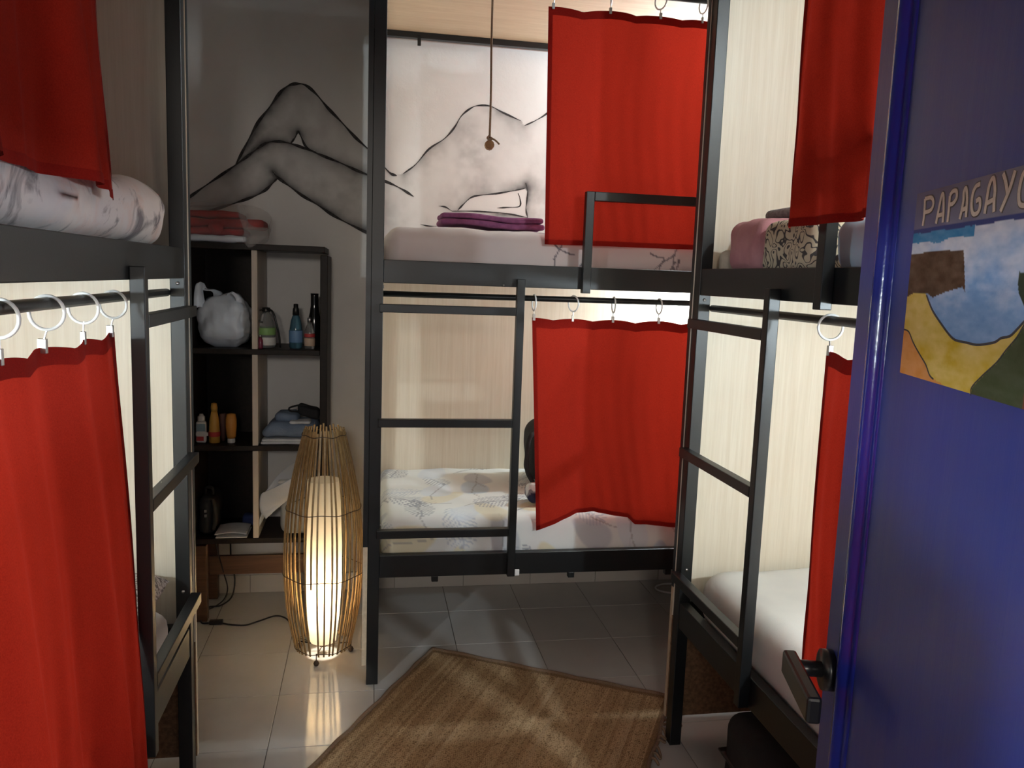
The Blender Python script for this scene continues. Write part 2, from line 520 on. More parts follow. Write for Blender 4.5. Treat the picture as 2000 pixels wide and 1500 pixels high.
tag(box('ceiling', (XL-.1, YF-.12, ZC), (XR+.1, YB+.1, ZC+.1), 'ceiling_paint', bev=0), kind='structure')
bm = bmesh.new()
box_bm(bm, (XL-.1, YF-.12, 0), (-.45, YF, ZC)); box_bm(bm, (.46, YF-.12, 0), (XR+.1, YF, ZC)); box_bm(bm, (-.45, YF-.12, 2.08), (.46, YF, ZC))
tag(link('wall_front', mesh_bm('wall_front', bm), 'wall_paint'), kind='structure')
bbr = tag(box('baseboard_back', (XL, YB-.004, 0), (XR, YB, .085), 'grout', bev=0), kind='structure')
x = XL
k = math.floor((XL-.13)/T)
while True:
    a, b = .13+k*T+.001, .13+(k+1)*T-.001; k += 1
    if a > XR-.02: break
    a = max(a, XL+.001); b = min(b, XR-.001)
    if b-a > .01: box('tile', (a, YB-.012, .001), (b, YB-.004, .086), 'base_tile', bbr, .001)
# added fill lamp out of view behind the camera, lifts the room ambient
hl = thing('hall_fill_lamp', (-.25, -1.9, 2.25), 'added round white fill lamp in the unseen hall outside the room', 'lamp')
lathe('diffuser', [(.02, -.06), (.08, -.05), (.11, -.02), (.12, .0)], (-.25, -1.9, 2.25), 'white_plastic', hl)
ld = bpy.data.lights.new('hall_fill', 'POINT'); ld.energy = P_HALL_FILL; ld.color = (1.0, .91, .80); ld.shadow_soft_size = .2
lo = bpy.data.objects.new('hall_fill', ld); C.objects.link(lo); lo.parent = hl; lo.location = (0, 0, -.22)

# ------------------------------------------------------------------ mural on the back wall
CUR = dict(
 A=[(-0.586,1.946),(-0.536,2.046),(-0.493,2.129),(-0.441,2.201),(-0.398,2.264),(-0.363,2.295),(-0.327,2.306),(-0.29,2.302),(-0.246,2.269),(-0.196,2.214),(-0.136,2.157),(-0.077,2.097),(-0.023,2.052),(0.013,2.019),(0.075,1.953),(0.11,1.939)],
 B=[(-0.83,1.76),(-0.789,1.791),(-0.729,1.838),(-0.657,1.892),(-0.586,1.946),(-0.536,1.986),(-0.5,2.016),(-0.463,2.044),(-0.428,2.055),(-0.385,2.056),(-0.333,2.046),(-0.276,2.028),(-0.21,2.005),(-0.134,1.979),(-0.067,1.952),(0.014,1.925),(0.081,1.904),(0.136,1.88),(0.187,1.851)],
 C=[(-0.72,1.735),(-0.626,1.769),(-0.566,1.792),(-0.507,1.817),(-0.464,1.843),(-0.431,1.876),(-0.409,1.901)],
 D=[(-0.431,1.926),(-0.407,1.901),(-0.364,1.871),(-0.304,1.83),(-0.238,1.793),(-0.171,1.751),(-0.096,1.714),(0.006,1.671),(0.103,1.641)],
 E=[(-0.353,2.051),(-0.333,2.081),(-0.322,2.103),(-0.309,2.082),(-0.287,2.04),(-0.245,2.021)],
 T=[(0.139,1.95),(0.194,1.994),(0.252,2.065),(0.32,2.114),(0.363,2.164),(0.396,2.22),(0.437,2.256),(0.472,2.27),(0.526,2.271),(0.588,2.246),(0.67,2.216)],
 U=[(0.687,2.196),(0.739,2.223),(0.793,2.26),(0.886,2.347),(0.981,2.399),(1.104,2.397)],
 G=[(0.389,1.799),(0.412,1.825),(0.449,1.86),(0.493,1.873),(0.565,1.884),(0.636,1.899),(0.698,1.914)],
 H=[(0.702,1.94),(0.713,1.903),(0.71,1.85),(0.709,1.815),(0.718,1.782)],
 I=[(0.363,1.795),(0.443,1.799),(0.532,1.799),(0.62,1.796),(0.718,1.782)],
 J=[(0.302,1.815),(0.332,1.812),(0.363,1.795)],
 K=[(0.668,1.892),(0.678,1.867),(0.677,1.832),(0.619,1.824),(0.572,1.819)],
 L=[(0.22,1.729),(0.253,1.723),(0.295,1.723)])
CS = {k: np.array([(p.x, p.z) for p in spline([(a, 0, b) for a, b in v], 5)]) for k, v in CUR.items()}
def inpoly(P, poly):
    x, y = P[:, 0], P[:, 1]; ins = np.zeros(len(P), bool); n = len(poly); j = n-1
    for i in range(n):
        xi, yi = poly[i]; xj, yj = poly[j]
        cnd = ((yi > y) != (yj > y)) & (x < (xj-xi)*(y-yi)/(yj-yi+1e-12)+xi)
        ins ^= cnd; j = i
    return ins
def pdist(P, line):
    d = np.full(len(P), 9.)
    for a, b in zip(line[:-1], line[1:]):
        ab = b-a; t = np.clip(((P-a)@ab)/(ab@ab+1e-12), 0, 1)
        d = np.minimum(d, np.hypot(*(P-a-t[:, None]*ab).T))
    return d
X0, X1, Z0, Z1, RS = -.95, 1.20, 1.60, 2.46, .0042
gx, gz = np.meshgrid(np.arange(X0, X1, RS), np.arange(Z0, Z1, RS), indexing='ij')
PP = np.stack([gx.ravel(), gz.ravel()], -1)
dl = {k: pdist(PP, v) for k, v in CS.items()}
P3 = np.stack([PP[:, 0], PP[:, 1], PP[:, 0]*0], -1)
nz = np.clip(.5+1.1*fnoise(PP*np.array([1, .8]), 7, 1), 0, 1); nz2 = np.clip(.5+1.1*fnoise(PP, 22, 2), 0, 1)
legs1 = inpoly(PP, list(map(tuple, CS['A'][:66]))+list(map(tuple, CS['B'][20:76][::-1])))
tri = inpoly(PP, CUR['E'])
legs2 = inpoly(PP, list(map(tuple, CS['B'][:76]))+[(0.014, 1.668)]+list(map(tuple, CS['D'][:36][::-1]))+list(map(tuple, CS['C'][::-1])))
legs1 &= ~tri
tors = inpoly(PP, CUR['T']+CUR['U']+[(1.12, 1.7), (.1, 1.64), (.02, 1.66), (.014, 1.925)])
hole = inpoly(PP, CUR['G']+CUR['H'][1:]+CUR['I'][::-1][1:])
dleg = np.minimum.reduce([dl[k] for k in 'ABCDE']); dtor = np.minimum.reduce([dl[k] for k in 'TUGHIJ'])
den = np.zeros(len(PP))
inl = legs1 | legs2
left = np.clip((.10-PP[:, 0])/.2, 0, 1)
den = np.where(inl, .12+.78*np.exp(-dleg/.024)*(.30+.9*nz)+.16*nz*nz2+.07*nz2, den)
den = np.where(tors & ~hole & ~inl, .05+.62*np.exp(-dtor/.030)*(.15+.95*nz)+.30*nz*nz2, den)
den = np.maximum(den, .3*np.exp(-np.minimum(dleg, dtor)/.004))
soft = (inl | tors)
edge = np.minimum.reduce([PP[:, 0]-X0, X1-PP[:, 0], PP[:, 1]-Z0, Z1-PP[:, 1]])
den = np.clip(den, 0, .9)*np.clip(edge/.06, 0, 1)
pos = np.stack([gx, gx*0+YB-.0006, gz], -1)
mu = link('mural', grid_mesh('mural', pos, np.repeat(den[:, None], 3, 1), flip=False), 'mural_paint', wb)
mu['label'] = 'charcoal drawing of a reclining figure'
def ribbon_mesh(name, pts, w, y, th=.0007):
    n = len(pts); vs, fs = [], []
    for i in range(n):
        t = pts[min(i+1, n-1)]-pts[max(i-1, 0)]; t = t/(np.linalg.norm(t)+1e-9); nn = np.array([-t[1], t[0]])
        ww = w*(.75+.35*math.sin(i*.7+len(pts)))*min(1, .35+.25*min(i, n-1-i))
        for s in (-1, 1):
            q = pts[i]+nn*ww*.5*s; vs.append((q[0], y, q[1])); vs.append((q[0], y-th, q[1]))
    for i in range(n-1):
        a, b = i*4, (i+1)*4
        fs += [(a+1, b+1, b+3, a+3), (a, a+1, b+1, b)[::-1], (a+2, a+3, b+3, b+2)]
    me = bpy.data.meshes.new(name); me.from_pydata(vs, [], fs); me.update()
    return me
for k_, w_ in dict(A=.013, B=.012, C=.012, D=.013, E=.010, T=.008, U=.008, G=.008, H=.007, I=.007, J=.007, K=.007, L=.006).items():
    link('mural_line', ribbon_mesh('mural_line', CS[k_], w_, YB-.0007), 'charcoal', mu)

# ------------------------------------------------------------------ bunk beds
BL, BW = 1.90, .91
FR = {'mid': lambda s, o, z: (.0432+s, 2.8288+o, z),
      'left': lambda s, o, z: (-.4869-o, 2.2739-s, z),
      'right': lambda s, o, z: (.983+o, 2.3271-s, z)}
def bunk(kind, label, guard):
    f = FR[kind]
    root = thing('bunk_bed', f(BL/2, BW/2, 0), label, 'bunk bed', 'black metal bunk beds')
    def b(name, s0, s1, o0, o1, z0, z1, m='black_paint', par=None, bev=.002):
        return box(name, f(s0, o0, z0), f(s1, o1, z1), m, par or root, bev)
    pw, pd = .042, .038
    for s0 in (-pw, BL):
        for o0 in (0, BW-pd):
            b('post', s0, s0+pw, o0, o0+pd, 0, 2.55)
    for z0, z1 in ((.407, .4905), (1.4685, 1.548)):
        b('side_rail', 0, BL, .003, .033, z0, z1)
        b('side_rail', 0, BL, BW-.033, BW-.003, z0, z1)
        for s0 in (-pw+.004, BL+.006):
            b('end_rail', s0, s0+.03, pd, BW-pd, z0, z1)
        b('base_board', .002, BL-.002, .034, BW-.034, z0+.012, z0+.028, 'panel_edge', bev=0)
    for o0 in (0.004, BW-.034):
        b('top_bar', 0, BL, o0, o0+.03, 2.525, 2.55)
    for s0 in (-pw+.004, BL+.006):
        b('top_bar', s0, s0+.03, pd, BW-pd, 2.525, 2.55)
    b('canopy', -pw-.017, BL+pw+.006, -.0, BW, 2.5505, 2.566, 'canopy_wood')
    b('end_panel', -pw-.0172, -pw-.0004, -.003, BW, .4305, 2.549, 'panel_wood', bev=.001)
    b('lower_end_panel', -pw-.0172, -pw-.0004, -.003, BW, .078, .43, 'chipboard', bev=.001)
    b('end_panel', BL+pw+.0004, BL+pw+.006, 0, BW, .078, 2.549, 'panel_wood', bev=.001)
    # edge banding strip on the aisle edge of the ladder-end panel
    b('panel_edge', -pw-.017, -pw-.0006, -.0042, -.0031, .078, .525, 'panel_edge', bev=0)
    b('edge_trim', -pw-.0174, -pw-.0002, -.0046, -.0031, .526, 2.549, 'black_paint', bev=0)
    if kind == 'mid':
        b('back_panel', .0, BL, BW-.030-.024, BW-.034, .46, 1.466, 'panel_wood', bev=.001)
    for z in (1.43, 2.506):
        o_ = cyl('curtain_rod', f(.0, .046, z), f(BL, .046, z), .0105, 'black_paint', root)
    lad = part_empty('ladder', root, f(.25, -.015, .41))
    b('upright', .465, .493, -.027, .003, .409, 1.497, par=lad)
    for z0, z1 in ((1.3681, 1.3967), (.9665, .9952), (.5624, .5921)):
        b('rung', -.012, .4652, -.0275, -.0003, z0, z1, par=lad)
    if kind == 'mid':
        box('end_cap', f(.497, -.004, .403), f(.515, .001, .428), 'ring_plastic', lad, .003)
        for s in (.19, .705, 1.09):
            b('bracket', s, s+.024, .006, .03, .385, .407)
        b('bracket', .145, .160, BW-.036, BW-.0345, 2.492, 2.535)
    for z in (1.455,):
        cyl('bolt', f(-.0, .018, z), f(.003, .018, z), .0045, 'steel', root, 8)
        cyl('bolt', f(-.0, .018, .60), f(.003, .018, .60), .0045, 'steel', root, 8)
    for s in (.42,):
        cyl('bolt', f(s, .0028, 1.474), f(s, -.0015, 1.474), .0035, 'steel', root, 8)
    if guard:
        g = part_empty('guard_rail', root, f(1.2, -.01, 1.47))
        s0 = .70 if kind == 'mid' else .69
        b('upright', s0, s0+.03, -.027, .002, 1.455, 1.812, par=g)
        b('bar', s0+.0301, BL+.02, -.027, -.0003, 1.780, 1.812, par=g)
        if kind == 'mid':
            b('upright', BL-.01, BL+.02, -.027, -.0003, 1.455, 1.779, par=g)
    return root
bunk('mid', 'black metal bunk bed standing across the back wall under the mural', True)
bunk('left', 'black metal bunk bed along the left wall, beside the shelf of bottles', False)
bunk('right', 'black metal bunk bed along the right wall, partly behind the blue door', True)

# LED lamps under the decks
def led(kind, s, o, z, power, label, col=LED):
    f = FR[kind]; p = f(s, o, z)
    r = thing('bunk_light', p, label, 'lamp', 'bunk lights')
    lathe('housing', [(.045, .0), (.05, .006), (.05, .02)], (p[0], p[1], p[2]), 'white_plastic', r)
    lathe('diffuser', [(.012, -.010), (.034, -.008), (.042, -.0005)], (p[0], p[1], p[2]), 'led_white', r)
    l = bpy.data.lights.new('led', 'POINT'); l.energy = power; l.color = col; l.shadow_soft_size = .03
    ob = bpy.data.objects.new('led', l); C.objects.link(ob); ob.parent = r; ob.location = (0, 0, -.045)
led('mid', 1.45, .55, 2.529, P_LED['mid_up'], 'round white lamp under the canopy behind the upper back curtain', (.76, .93, 1.0))
led('mid', 1.50, .60, 1.455, P_LED['mid_low'], 'round white lamp under the deck behind the lower back curtain')
led('right', 1.55, .55, 2.529, P_LED['right_up'], 'round white lamp under the canopy of the right bunk')
led('right', 1.55, .55, 1.455, P_LED['right_low'], 'round white lamp under the deck of the right bunk')
led('left', 1.60, .66, 1.455, P_LED['left_low'], 'round white lamp under the deck of the left bunk')

# ------------------------------------------------------------------ curtains
def smooth_fn(pts):
    xs = [p[0] for p in pts]; ys = [p[1] for p in pts]
    return lambda t: np.interp(t, xs, ys)
def curtain(kind, label, s_top, s_bot, z_top, bot, o_top, o_bot, rings, folds, zrod, seed, ps=1.0, po=.8):
    """s_*: (start,end) along the bed, bot: list (u,z); o_*: offset from the front plane (minus = into the aisle)"""
    f = FR[kind]; r = np.random.RandomState(seed)
    nu, nv = 150, 90
    u, v = np.meshgrid(np.linspace(0, 1, nu), np.linspace(0, 1, nv), indexing='ij')
    ru = [(q-s_top[0])/(s_top[1]-s_top[0]) for q in rings]
    near = np.min([np.abs(u-q) for q in ru], axis=0)
    gap = 1/max(1, len(rings)-1)
    sag = np.clip(near/(gap*.5), 0, 1)**2*.012*(1-v)**6
    zb = np.interp(u, [b_[0] for b_ in bot], [b_[1] for b_ in bot])
    ve = v**1.35 if False else v
    z = z_top + (zb-z_top)*ve - sag
    vs_ = v**ps
    s = (s_top[0]+(s_bot[0]-s_top[0])*vs_) + u*((s_top[1]-s_top[0])*(1-vs_)+(s_bot[1]-s_bot[0])*vs_)
    fold = 0*u
    for (fr, amp, ph, grow) in folds:
        fold = fold + amp*np.sin(2*np.pi*(fr*u+.07*v*fr*.4)+ph)*(grow+(1-grow)*v)
    fold += .0012*np.sin(2*np.pi*(u*19+.6*np.sin(v*4)))*(.4+v)
    fold += .004*np.cos(2*np.pi*u*(len(rings)-1))*(1-v)**2
    o = o_top+(o_bot-o_top)*v**po+fold
    base = np.array(f(0, 0, 0)); es = np.array(f(1, 0, 0))-base; eo = np.array(f(0, 1, 0))-base
    def place(s_, o_, z_):
        return base+s_[..., None]*es+o_[..., None]*eo+z_[..., None]*np.array([0, 0, 1.])
    P = place(s, o, z)
    c0 = P[nu//2, 0]
    root = thing('curtain', tuple(c0), label, 'curtain', 'red bunk curtains')
    link('cloth', grid_mesh('cloth', P), 'red_cloth', root, True)
    # stitched hems: top band and the leading edge
    nh = max(3, int(nv*.035/(z_top-np.mean(zb))))
    H = place(s[:, :nh+1], o[:, :nh+1]-.0012, z[:, :nh+1])
    link('hem', grid_mesh('hem', H), 'red_hem', root, True)
    ns = 3
    H = place(s[:ns, nh:], o[:ns, nh:]-.0012, z[:ns, nh:])
    link('hem', grid_mesh('hem', H), 'red_hem', root, True)
    H = place(s[:, -3:], o[:, -3:]-.0012, z[:, -3:])
    link('hem', grid_mesh('hem', H), 'red_hem', root, True)
    R = .0285
    for q, uu in zip(rings, ru):
        i = int(round(np.clip(uu, 0, 1)*(nu-1)))
        top = P[i, 0]
        tilt = (r.rand()-.5)*1.1
        cz = zrod+.0105+.003-R
        # ring hangs on the rod: circle in the plane across the rod, turned a little
        pts = []
        cen = np.array(f(q, .046, cz))
        dirx = eo*math.cos(tilt)+es*math.sin(tilt)
        for a in np.linspace(0, 2*np.pi, 25)[:-1]:
            pts.append(cen+dirx*R*.92*math.cos(a)+np.array([0, 0, 1])*R*math.sin(a))
        rg = link('curtain_ring', tube_mesh('curtain_ring', pts, .0030, 6, 1, True), 'ring_plastic', root, True)
        bt = cen+np.array([0, 0, -R])
        bm = bmesh.new()
        cyl_between(bm, bt+np.array([0, 0, .003]), (bt+top)/2+np.array([0, 0, -.001]), .0016, n=6)
        mid = (bt+top)/2
        e1 = f(0, 0, 0); 
        a_ = np.minimum(mid, top)-.004*np.abs(es)-.004*np.abs(eo); b_ = np.maximum(mid, top)+.004*np.abs(es)+.004*np.abs(eo)
        a_[2] = top[2]-.010; b_[2] = mid[2]
        box_bm(bm, a_, b_, .001)
        link('clip', mesh_bm('clip', bm), 'steel', rg)
    return root
curtain('mid', 'flat red curtain on the upper back bunk, behind the guard rail', (.553, 1.72), (.573, 1.70), 2.440,
        [(0, 1.625), (1, 1.632)], .046, .046, [.572, .775, .957, 1.117, 1.30, 1.48, 1.66],
        [(1.5, .008, 2.4, .6), (3.2, .006, .5, .4)], 2.506, 1)
curtain('mid', 'red curtain on the lower back bunk, its hem lifted by things on the bed', (.537, 1.66), (.584, 1.66), 1.360,
        [(0, .558), (.035, .572), (.14, .628), (.20, .634), (.33, .606), (.36, .575), (.5, .566), (.6, .562), (1, .565)], .046, .040,
        [.541, .688, .841, 1.017, 1.20, 1.38, 1.6],
        [(2.6, .009, 1.0, .35), (4.6, .006, 2.0, .2)], 1.43, 2)
curtain('left', 'red curtain hanging from the canopy of the left bunk', (.565, 1.75), (.541, 1.72), 2.440,
        [(0, 1.624), (.05, 1.628), (.055, 1.638), (.3, 1.634), (1, 1.630)], .046, -.004, [.59, .78, .98, 1.18, 1.40, 1.62],
        [(3.0, .022, .6, .5), (6.1, .012, 2.0, .4)], 2.506, 3)
curtain('left', 'long red curtain covering the lower bunk at the left edge', (.420, 1.65), (.570, 1.66), 1.356,
        [(0, .43), (.5, .42), (1, .43)], .046, -.048, [.455, .635, .81, .99, 1.17, 1.37, 1.55],
        [(3.4, .015, .3, .45), (6.7, .012, 1.2, .4)], 1.43, 4, 2.0, 1.2)
curtain('right', 'red curtain on the upper right bunk above the patterned pillow', (.42, 1.62), (.625, 1.6), 2.440,
        [(0, 1.630), (1, 1.638)], .046, -.078, [.54, .72, .92, 1.12, 1.34, 1.58],
        [(3.6, .012, 1.6, .5), (7.3, .010, .4, .5)], 2.506, 5)
curtain('right', 'red curtain on the lower right bunk beside the black door handle', (.633, 1.66), (.690, 1.64), 1.360,
        [(0, .60), (.1, .585), (1, .59)], .046, .020, [.650, .84, 1.03, 1.22, 1.42, 1.62],
        [(3.3, .010, 2.6, .5), (6.3, .005, .4, .3)], 1.43, 6)

# ------------------------------------------------------------------ mattresses and bedding
def leafpaint(V):
    """pale sheet with blue / yellow / grey leaves, striped leaves and thin twigs"""
    zt = V[:, 2].max()
    u = V[:, 0].copy(); w = V[:, 1]-np.clip(zt-.02-V[:, 2], 0, 1)*np.where(V[:, 1] < 3.2, 1, -1)
    col = np.tile(np.array([.76, .77, .76]), (len(V), 1))
    r = np.random.RandomState(11)
    P = np.stack([u, w], -1)
    kinds = [(.46, .56, .68), (.72, .64, .42), (.50, .52, .58), (.66, .70, .76), (.74, .68, .52)]
    spots = []
    for gx_ in np.arange(.0, 2.0, .165):
        for gy_ in np.arange(2.70, 3.8, .15):
            spots.append((gx_+r.uniform(-.05, .05), gy_+r.uniform(-.05, .05)))
    for i, (cx, cy) in enumerate(spots):
        a = r.uniform(0, math.pi); L = r.uniform(.085, .125); Wd = L*r.uniform(.48, .62)
        d = P-np.array([cx, cy]); x = d[:, 0]*math.cos(a)+d[:, 1]*math.sin(a); y = -d[:, 0]*math.sin(a)+d[:, 1]*math.cos(a)
        e = (x/L)**2+(y/(Wd*(1-.35*x/L)))**2
        c = np.array(kinds[r.randint(5)]); t = r.rand()
        if t < .45:
            ins = e < 1; k = np.clip((1-e)*4, 0, 1)[:, None]*.75
            col = np.where(ins[:, None], col*(1-k)+c*k, col)
        elif t < .8:
            per = r.uniform(.016, .022)
            st = np.abs(((x+np.abs(y)*.8)/per) % 1-.5) < .17
            vein = np.abs(y) < .003
            dark = np.array([.22, .24, .30]) if r.rand() < .5 else np.array([.42, .46, .54])
            ins = (e < 1) & (st | vein)
            col = np.where(ins[:, None], col*.25+dark*.75, col)
        tw = (np.abs(y+.015*np.sin(x*22)) < .0028) & (np.abs(x) < L*1.5) & (x < L*.9)
        if r.rand() < .55: col = np.where(tw[:, None], col*.4+np.array([.25, .24, .26])*.6, col)
    return col
def squigglepaint(V):
    col = np.tile(np.array([.56, .49, .48]), (len(V), 1))
    r = np.random.RandomState(5)
    zt = V[:, 2].max(); P = np.stack([V[:, 0], V[:, 1]-np.clip(zt-V[:, 2], 0, 1)], -1)
    for i in range(26):
        c = np.array([r.uniform(.66, 1.8), r.uniform(2.66, 3.1)]); a = r.uniform(.4, 2.4); L = r.uniform(.06, .15)
        t = np.linspace(-1, 1, 9)
        pts = np.stack([c[0]+np.cos(a)*t*L+.02*np.sin(t*5+i), c[1]+np.sin(a)*t*L+.02*np.cos(t*4+i)], -1)
        m_ = (np.abs(P[:, 0]-c[0]) < .2) & (np.abs(P[:, 1]-c[1]) < .2)
        if m_.any():
            d = pdist(P[m_], pts); k = (d < .0030)
            idx = np.where(m_)[0][k]; col[idx] = np.array([.10, .09, .11])
    n = np.clip(.5+.5*vnoise(V, 3, 4), 0, 1)[:, None]
    return col*(1-.18*n)+np.array([.62, .50, .46])*.18*n
def wrinkles(amp, axis=0, sc=3.0):
    def w(V):
        top = V[:, 2] > V[:, 2].mean()
        n = vnoise(V*np.array([.6, 1.6, .4]) if axis == 0 else V*np.array([1.6, .6, .4]), sc, 6)
        V = V.copy(); V[:, 2] += np.where(top, n*amp, 0); return V
    return w
tag(rbox('mattress', (.050, 2.897, .4365), (1.935, 3.690, .610), .045, .0065, 'printed_sheet', amp=.003, nsc=5, colf=leafpaint, warp=wrinkles(.004)),
    'mattress in a white leaf-print sheet on the lower back bunk', 'mattress', 'bunk mattresses')
tag(rbox('mattress', (.050, 2.897, 1.498), (1.935, 3.690, 1.668), .05, .0048, 'printed_sheet', amp=.004, nsc=5, colf=squigglepaint, warp=wrinkles(.004)),
    'mattress in a pinkish grey sheet under the purple towel', 'mattress', 'bunk mattresses')
tag(rbox('mattress', (1.020, .45, .4365), (1.845, 2.300, .622), .075, .014, 'white_sheet', amp=.004, nsc=3, warp=wrinkles(.004, 1)),
    'white sheeted mattress on the lower right bunk', 'mattress', 'bunk mattresses')
tag(rbox('mattress', (1.020, .45, 1.498), (1.845, 2.295, 1.531), .012, .03, 'mattress_side'),
    'beige mattress under the pink blanket on the upper right bunk', 'mattress', 'bunk mattresses')
tag(rbox('mattress', (-1.345, .40, .4365), (-.530, 2.245, .575), .05, .03, 'white_sheet', amp=.002),
    'pale mattress on the lower left bunk under the grey speckled pillow', 'mattress', 'bunk mattresses')
tag(rbox('mattress', (-1.345, .40, 1.498), (-.545, 2.225, 1.540), .02, .03, 'white_sheet'),
    'white mattress beneath the watercolour duvet on the upper left bunk', 'mattress', 'bunk mattresses')
def puff(V):
    V = V.copy(); V[:, 2] += np.where(V[:, 2] > 1.62, .018*vnoise(V, 2.6, 3), 0)
    V[:, 0] += np.where(V[:, 0] > -.7, .010*vnoise(V, 3.5, 8), 0)*np.clip((V[:, 2]-1.57)/.05, 0, 1)
    return V
tag(rbox('duvet', (-1.34, .42, 1.550), (-.520, 2.258, 1.695), .060, .014, 'duvet_print', amp=.006, nsc=4, warp=puff),
    'puffy white watercolour-print duvet on the upper left bunk', 'duvet')
p_ = pillow('pillow', (-.86, 2.02, 1.752), .46, .30, .07, 'white_clothes', seed=1)
tag(p_, 'white pillow lying on the watercolour duvet', 'pillow')
p_ = pillow('pillow', (-.76, 2.06, .650), .46, .34, .13, 'grey_speckle', seed=2)
tag(p_, 'grey speckled pillow on the lower left bunk', 'pillow')
tag(rbox('blanket', (1.022, 2.032, 1.532), (1.62, 2.255, 1.686), .045, .012, 'pink_blanket', amp=.006, nsc=7, seed=2),
    'folded pink blanket at the far end of the upper right bunk', 'blanket')
tag(rbox('pillow', (1.020, 1.765, 1.532), (1.50, 2.026, 1.672), .032, .012, 'maze_print', amp=.005, nsc=6, seed=4),
    'cream pillow with a black maze print on the upper right bunk', 'pillow')
tag(rbox('sheet_bundle', (1.030, 1.20, 1.532), (1.60, 1.705, 1.664), .045, .014, 'blue_pink_cloth', amp=.006, nsc=6, seed=6),
    'pale blue and pink bunched sheet behind the right guard rail', 'sheet')
tag(rbox('foam_pad', (1.03, 2.262, 1.532), (1.70, 2.312, 1.605), .02, .012, 'mattress_side', amp=.003), 'beige foam pad folded up at the far end of the upper right bunk', 'pad')
rt_ = thing('towel', (1.15, 2.10, 1.690), 'rolled grey ribbed towel on the pink blanket', 'towel')
for dz, rr in ((0, .017), (.001, .011)):
    me = tube_mesh('roll', [(1.15, 2.235, 1.706+dz), (1.152, 2.12, 1.707+dz), (1.155, 2.00, 1.706+dz)], rr if dz == 0 else rr, 14, 14)
    if dz == 0:
        for v_ in me.vertices:
            pass
        link('roll', me, 'grey_towel', rt_, True)
    else:
        link('core', me, 'grey_towel', rt_, True)
# purple folded towel on the upper back bunk
pt = thing('towel', (.45, 3.08, 1.675), 'folded purple towel on the upper back bunk', 'towel')
def tilt(V):
    V = V.copy(); V[:, 2] += (V[:, 0]-.45)*-.03+.003*np.sin(V[:, 0]*22); return V
rbox('fold', (.248, 2.99, 1.682), (.640, 3.19, 1.705), .011, .008, 'purple_towel', pt, amp=.002, nsc=8, warp=tilt)
rbox('fold', (.252, 2.995, 1.706), (.634, 3.185, 1.727), .010, .008, 'purple_towel', pt, amp=.002, nsc=8, seed=3, warp=tilt)
# backpack, printed pouch and cable on the lower back bunk
bp = thing('backpack', (.86, 3.42, .62), 'black backpack standing on the lower back bunk behind the curtain', 'backpack')
rbox('body', (.690, 3.30, .618), (1.03, 3.54, .885), .07, .014, 'black_fabric', bp, amp=.008, nsc=6)
rbox('pocket', (.75, 3.245, .63), (.98, 3.32, .78), .03, .014, 'black_fabric', bp, amp=.004, nsc=6, seed=2)
tube('strap', [(.705, 3.32, .85), (.672, 3.30, .82), (.665, 3.29, .70), (.695, 3.30, .635)], .010, 'black_fabric', bp)
tube('top_handle', [(.78, 3.42, .878), (.79, 3.42, .915), (.86, 3.42, .915), (.87, 3.42, .878)], .008, 'black_fabric', bp)
def pouchpaint(V):
    n = vnoise(V, 14, 3)
    return np.where((n > .15)[:, None], np.array([.68, .68, .68]), np.where((n < -.35)[:, None], np.array([.02, .025, .06]), np.array([.22, .22, .24])))
pc = thing('pouch', (.73, 3.08, .62), 'small grey patterned pouch on the leaf-print sheet at the curtain edge', 'pouch')
def taper(V):
    V = V.copy(); t = np.clip((V[:, 2]-.615)/.09, 0, 1); V[:, 1] = 3.08+(V[:, 1]-3.08)*(1-.75*t); return V
rbox('body', (.622, 3.02, .616), (.82, 3.14, .690), .03, .006, 'painted', pc, amp=.003, nsc=8, colf=pouchpaint, warp=taper)
tube('zip', [(.635, 3.08, .688), (.70, 3.08, .694), (.80, 3.08, .69)], .003, 'steel', pc)
tag(tube('cable', [(1.03, 2.93, .628), (1.08, 2.905, .622), (1.14, 2.90, .622), (1.20, 2.92, .622), (1.24, 2.96, .622)], .003, 'orange_plastic'),
    'thin orange cable on the leaf-print sheet under the curtain hem', 'cable')

# ------------------------------------------------------------------ hanging rope
rp = thing('pull_rope', (.421, 3.0, 1.95), 'thin brown rope with a wooden bead hanging before the mural', 'rope')
tube('rope', [(.416, 3.0, 2.5505), (.4165, 3.0, 2.35), (.4205, 3.0, 2.15), (.4205, 3.0, 2.0)], .0042, 'rope_jute', rp)
bm = bmesh.new(); bmesh.ops.create_cone(bm, cap_ends=True, segments=6, radius1=.019, radius2=.019, depth=.022,
    matrix=Matrix.Translation((.4205, 3.0, 1.978)) @ Matrix.Rotation(math.radians(82), 4, 'X') @ Matrix.Rotation(.3, 4, 'Z'))
bmesh.ops.bevel(bm, geom=list(bm.edges), offset=.003, segments=2, affect='EDGES')
link('bead', mesh_bm('bead', bm), 'pendant_wood', rp)
tube('knot', [(.4205, 3.0, 2.012), (.412, 2.995, 2.002), (.421, 2.99, 1.996), (.429, 3.0, 2.002), (.4205, 3.006, 2.008)], .004, 'rope_jute', rp)
tube('strand', [(.424, 2.998, 2.004), (.440, 2.99, 1.995), (.455, 2.985, 1.981)], .0035, 'rope_jute', rp)

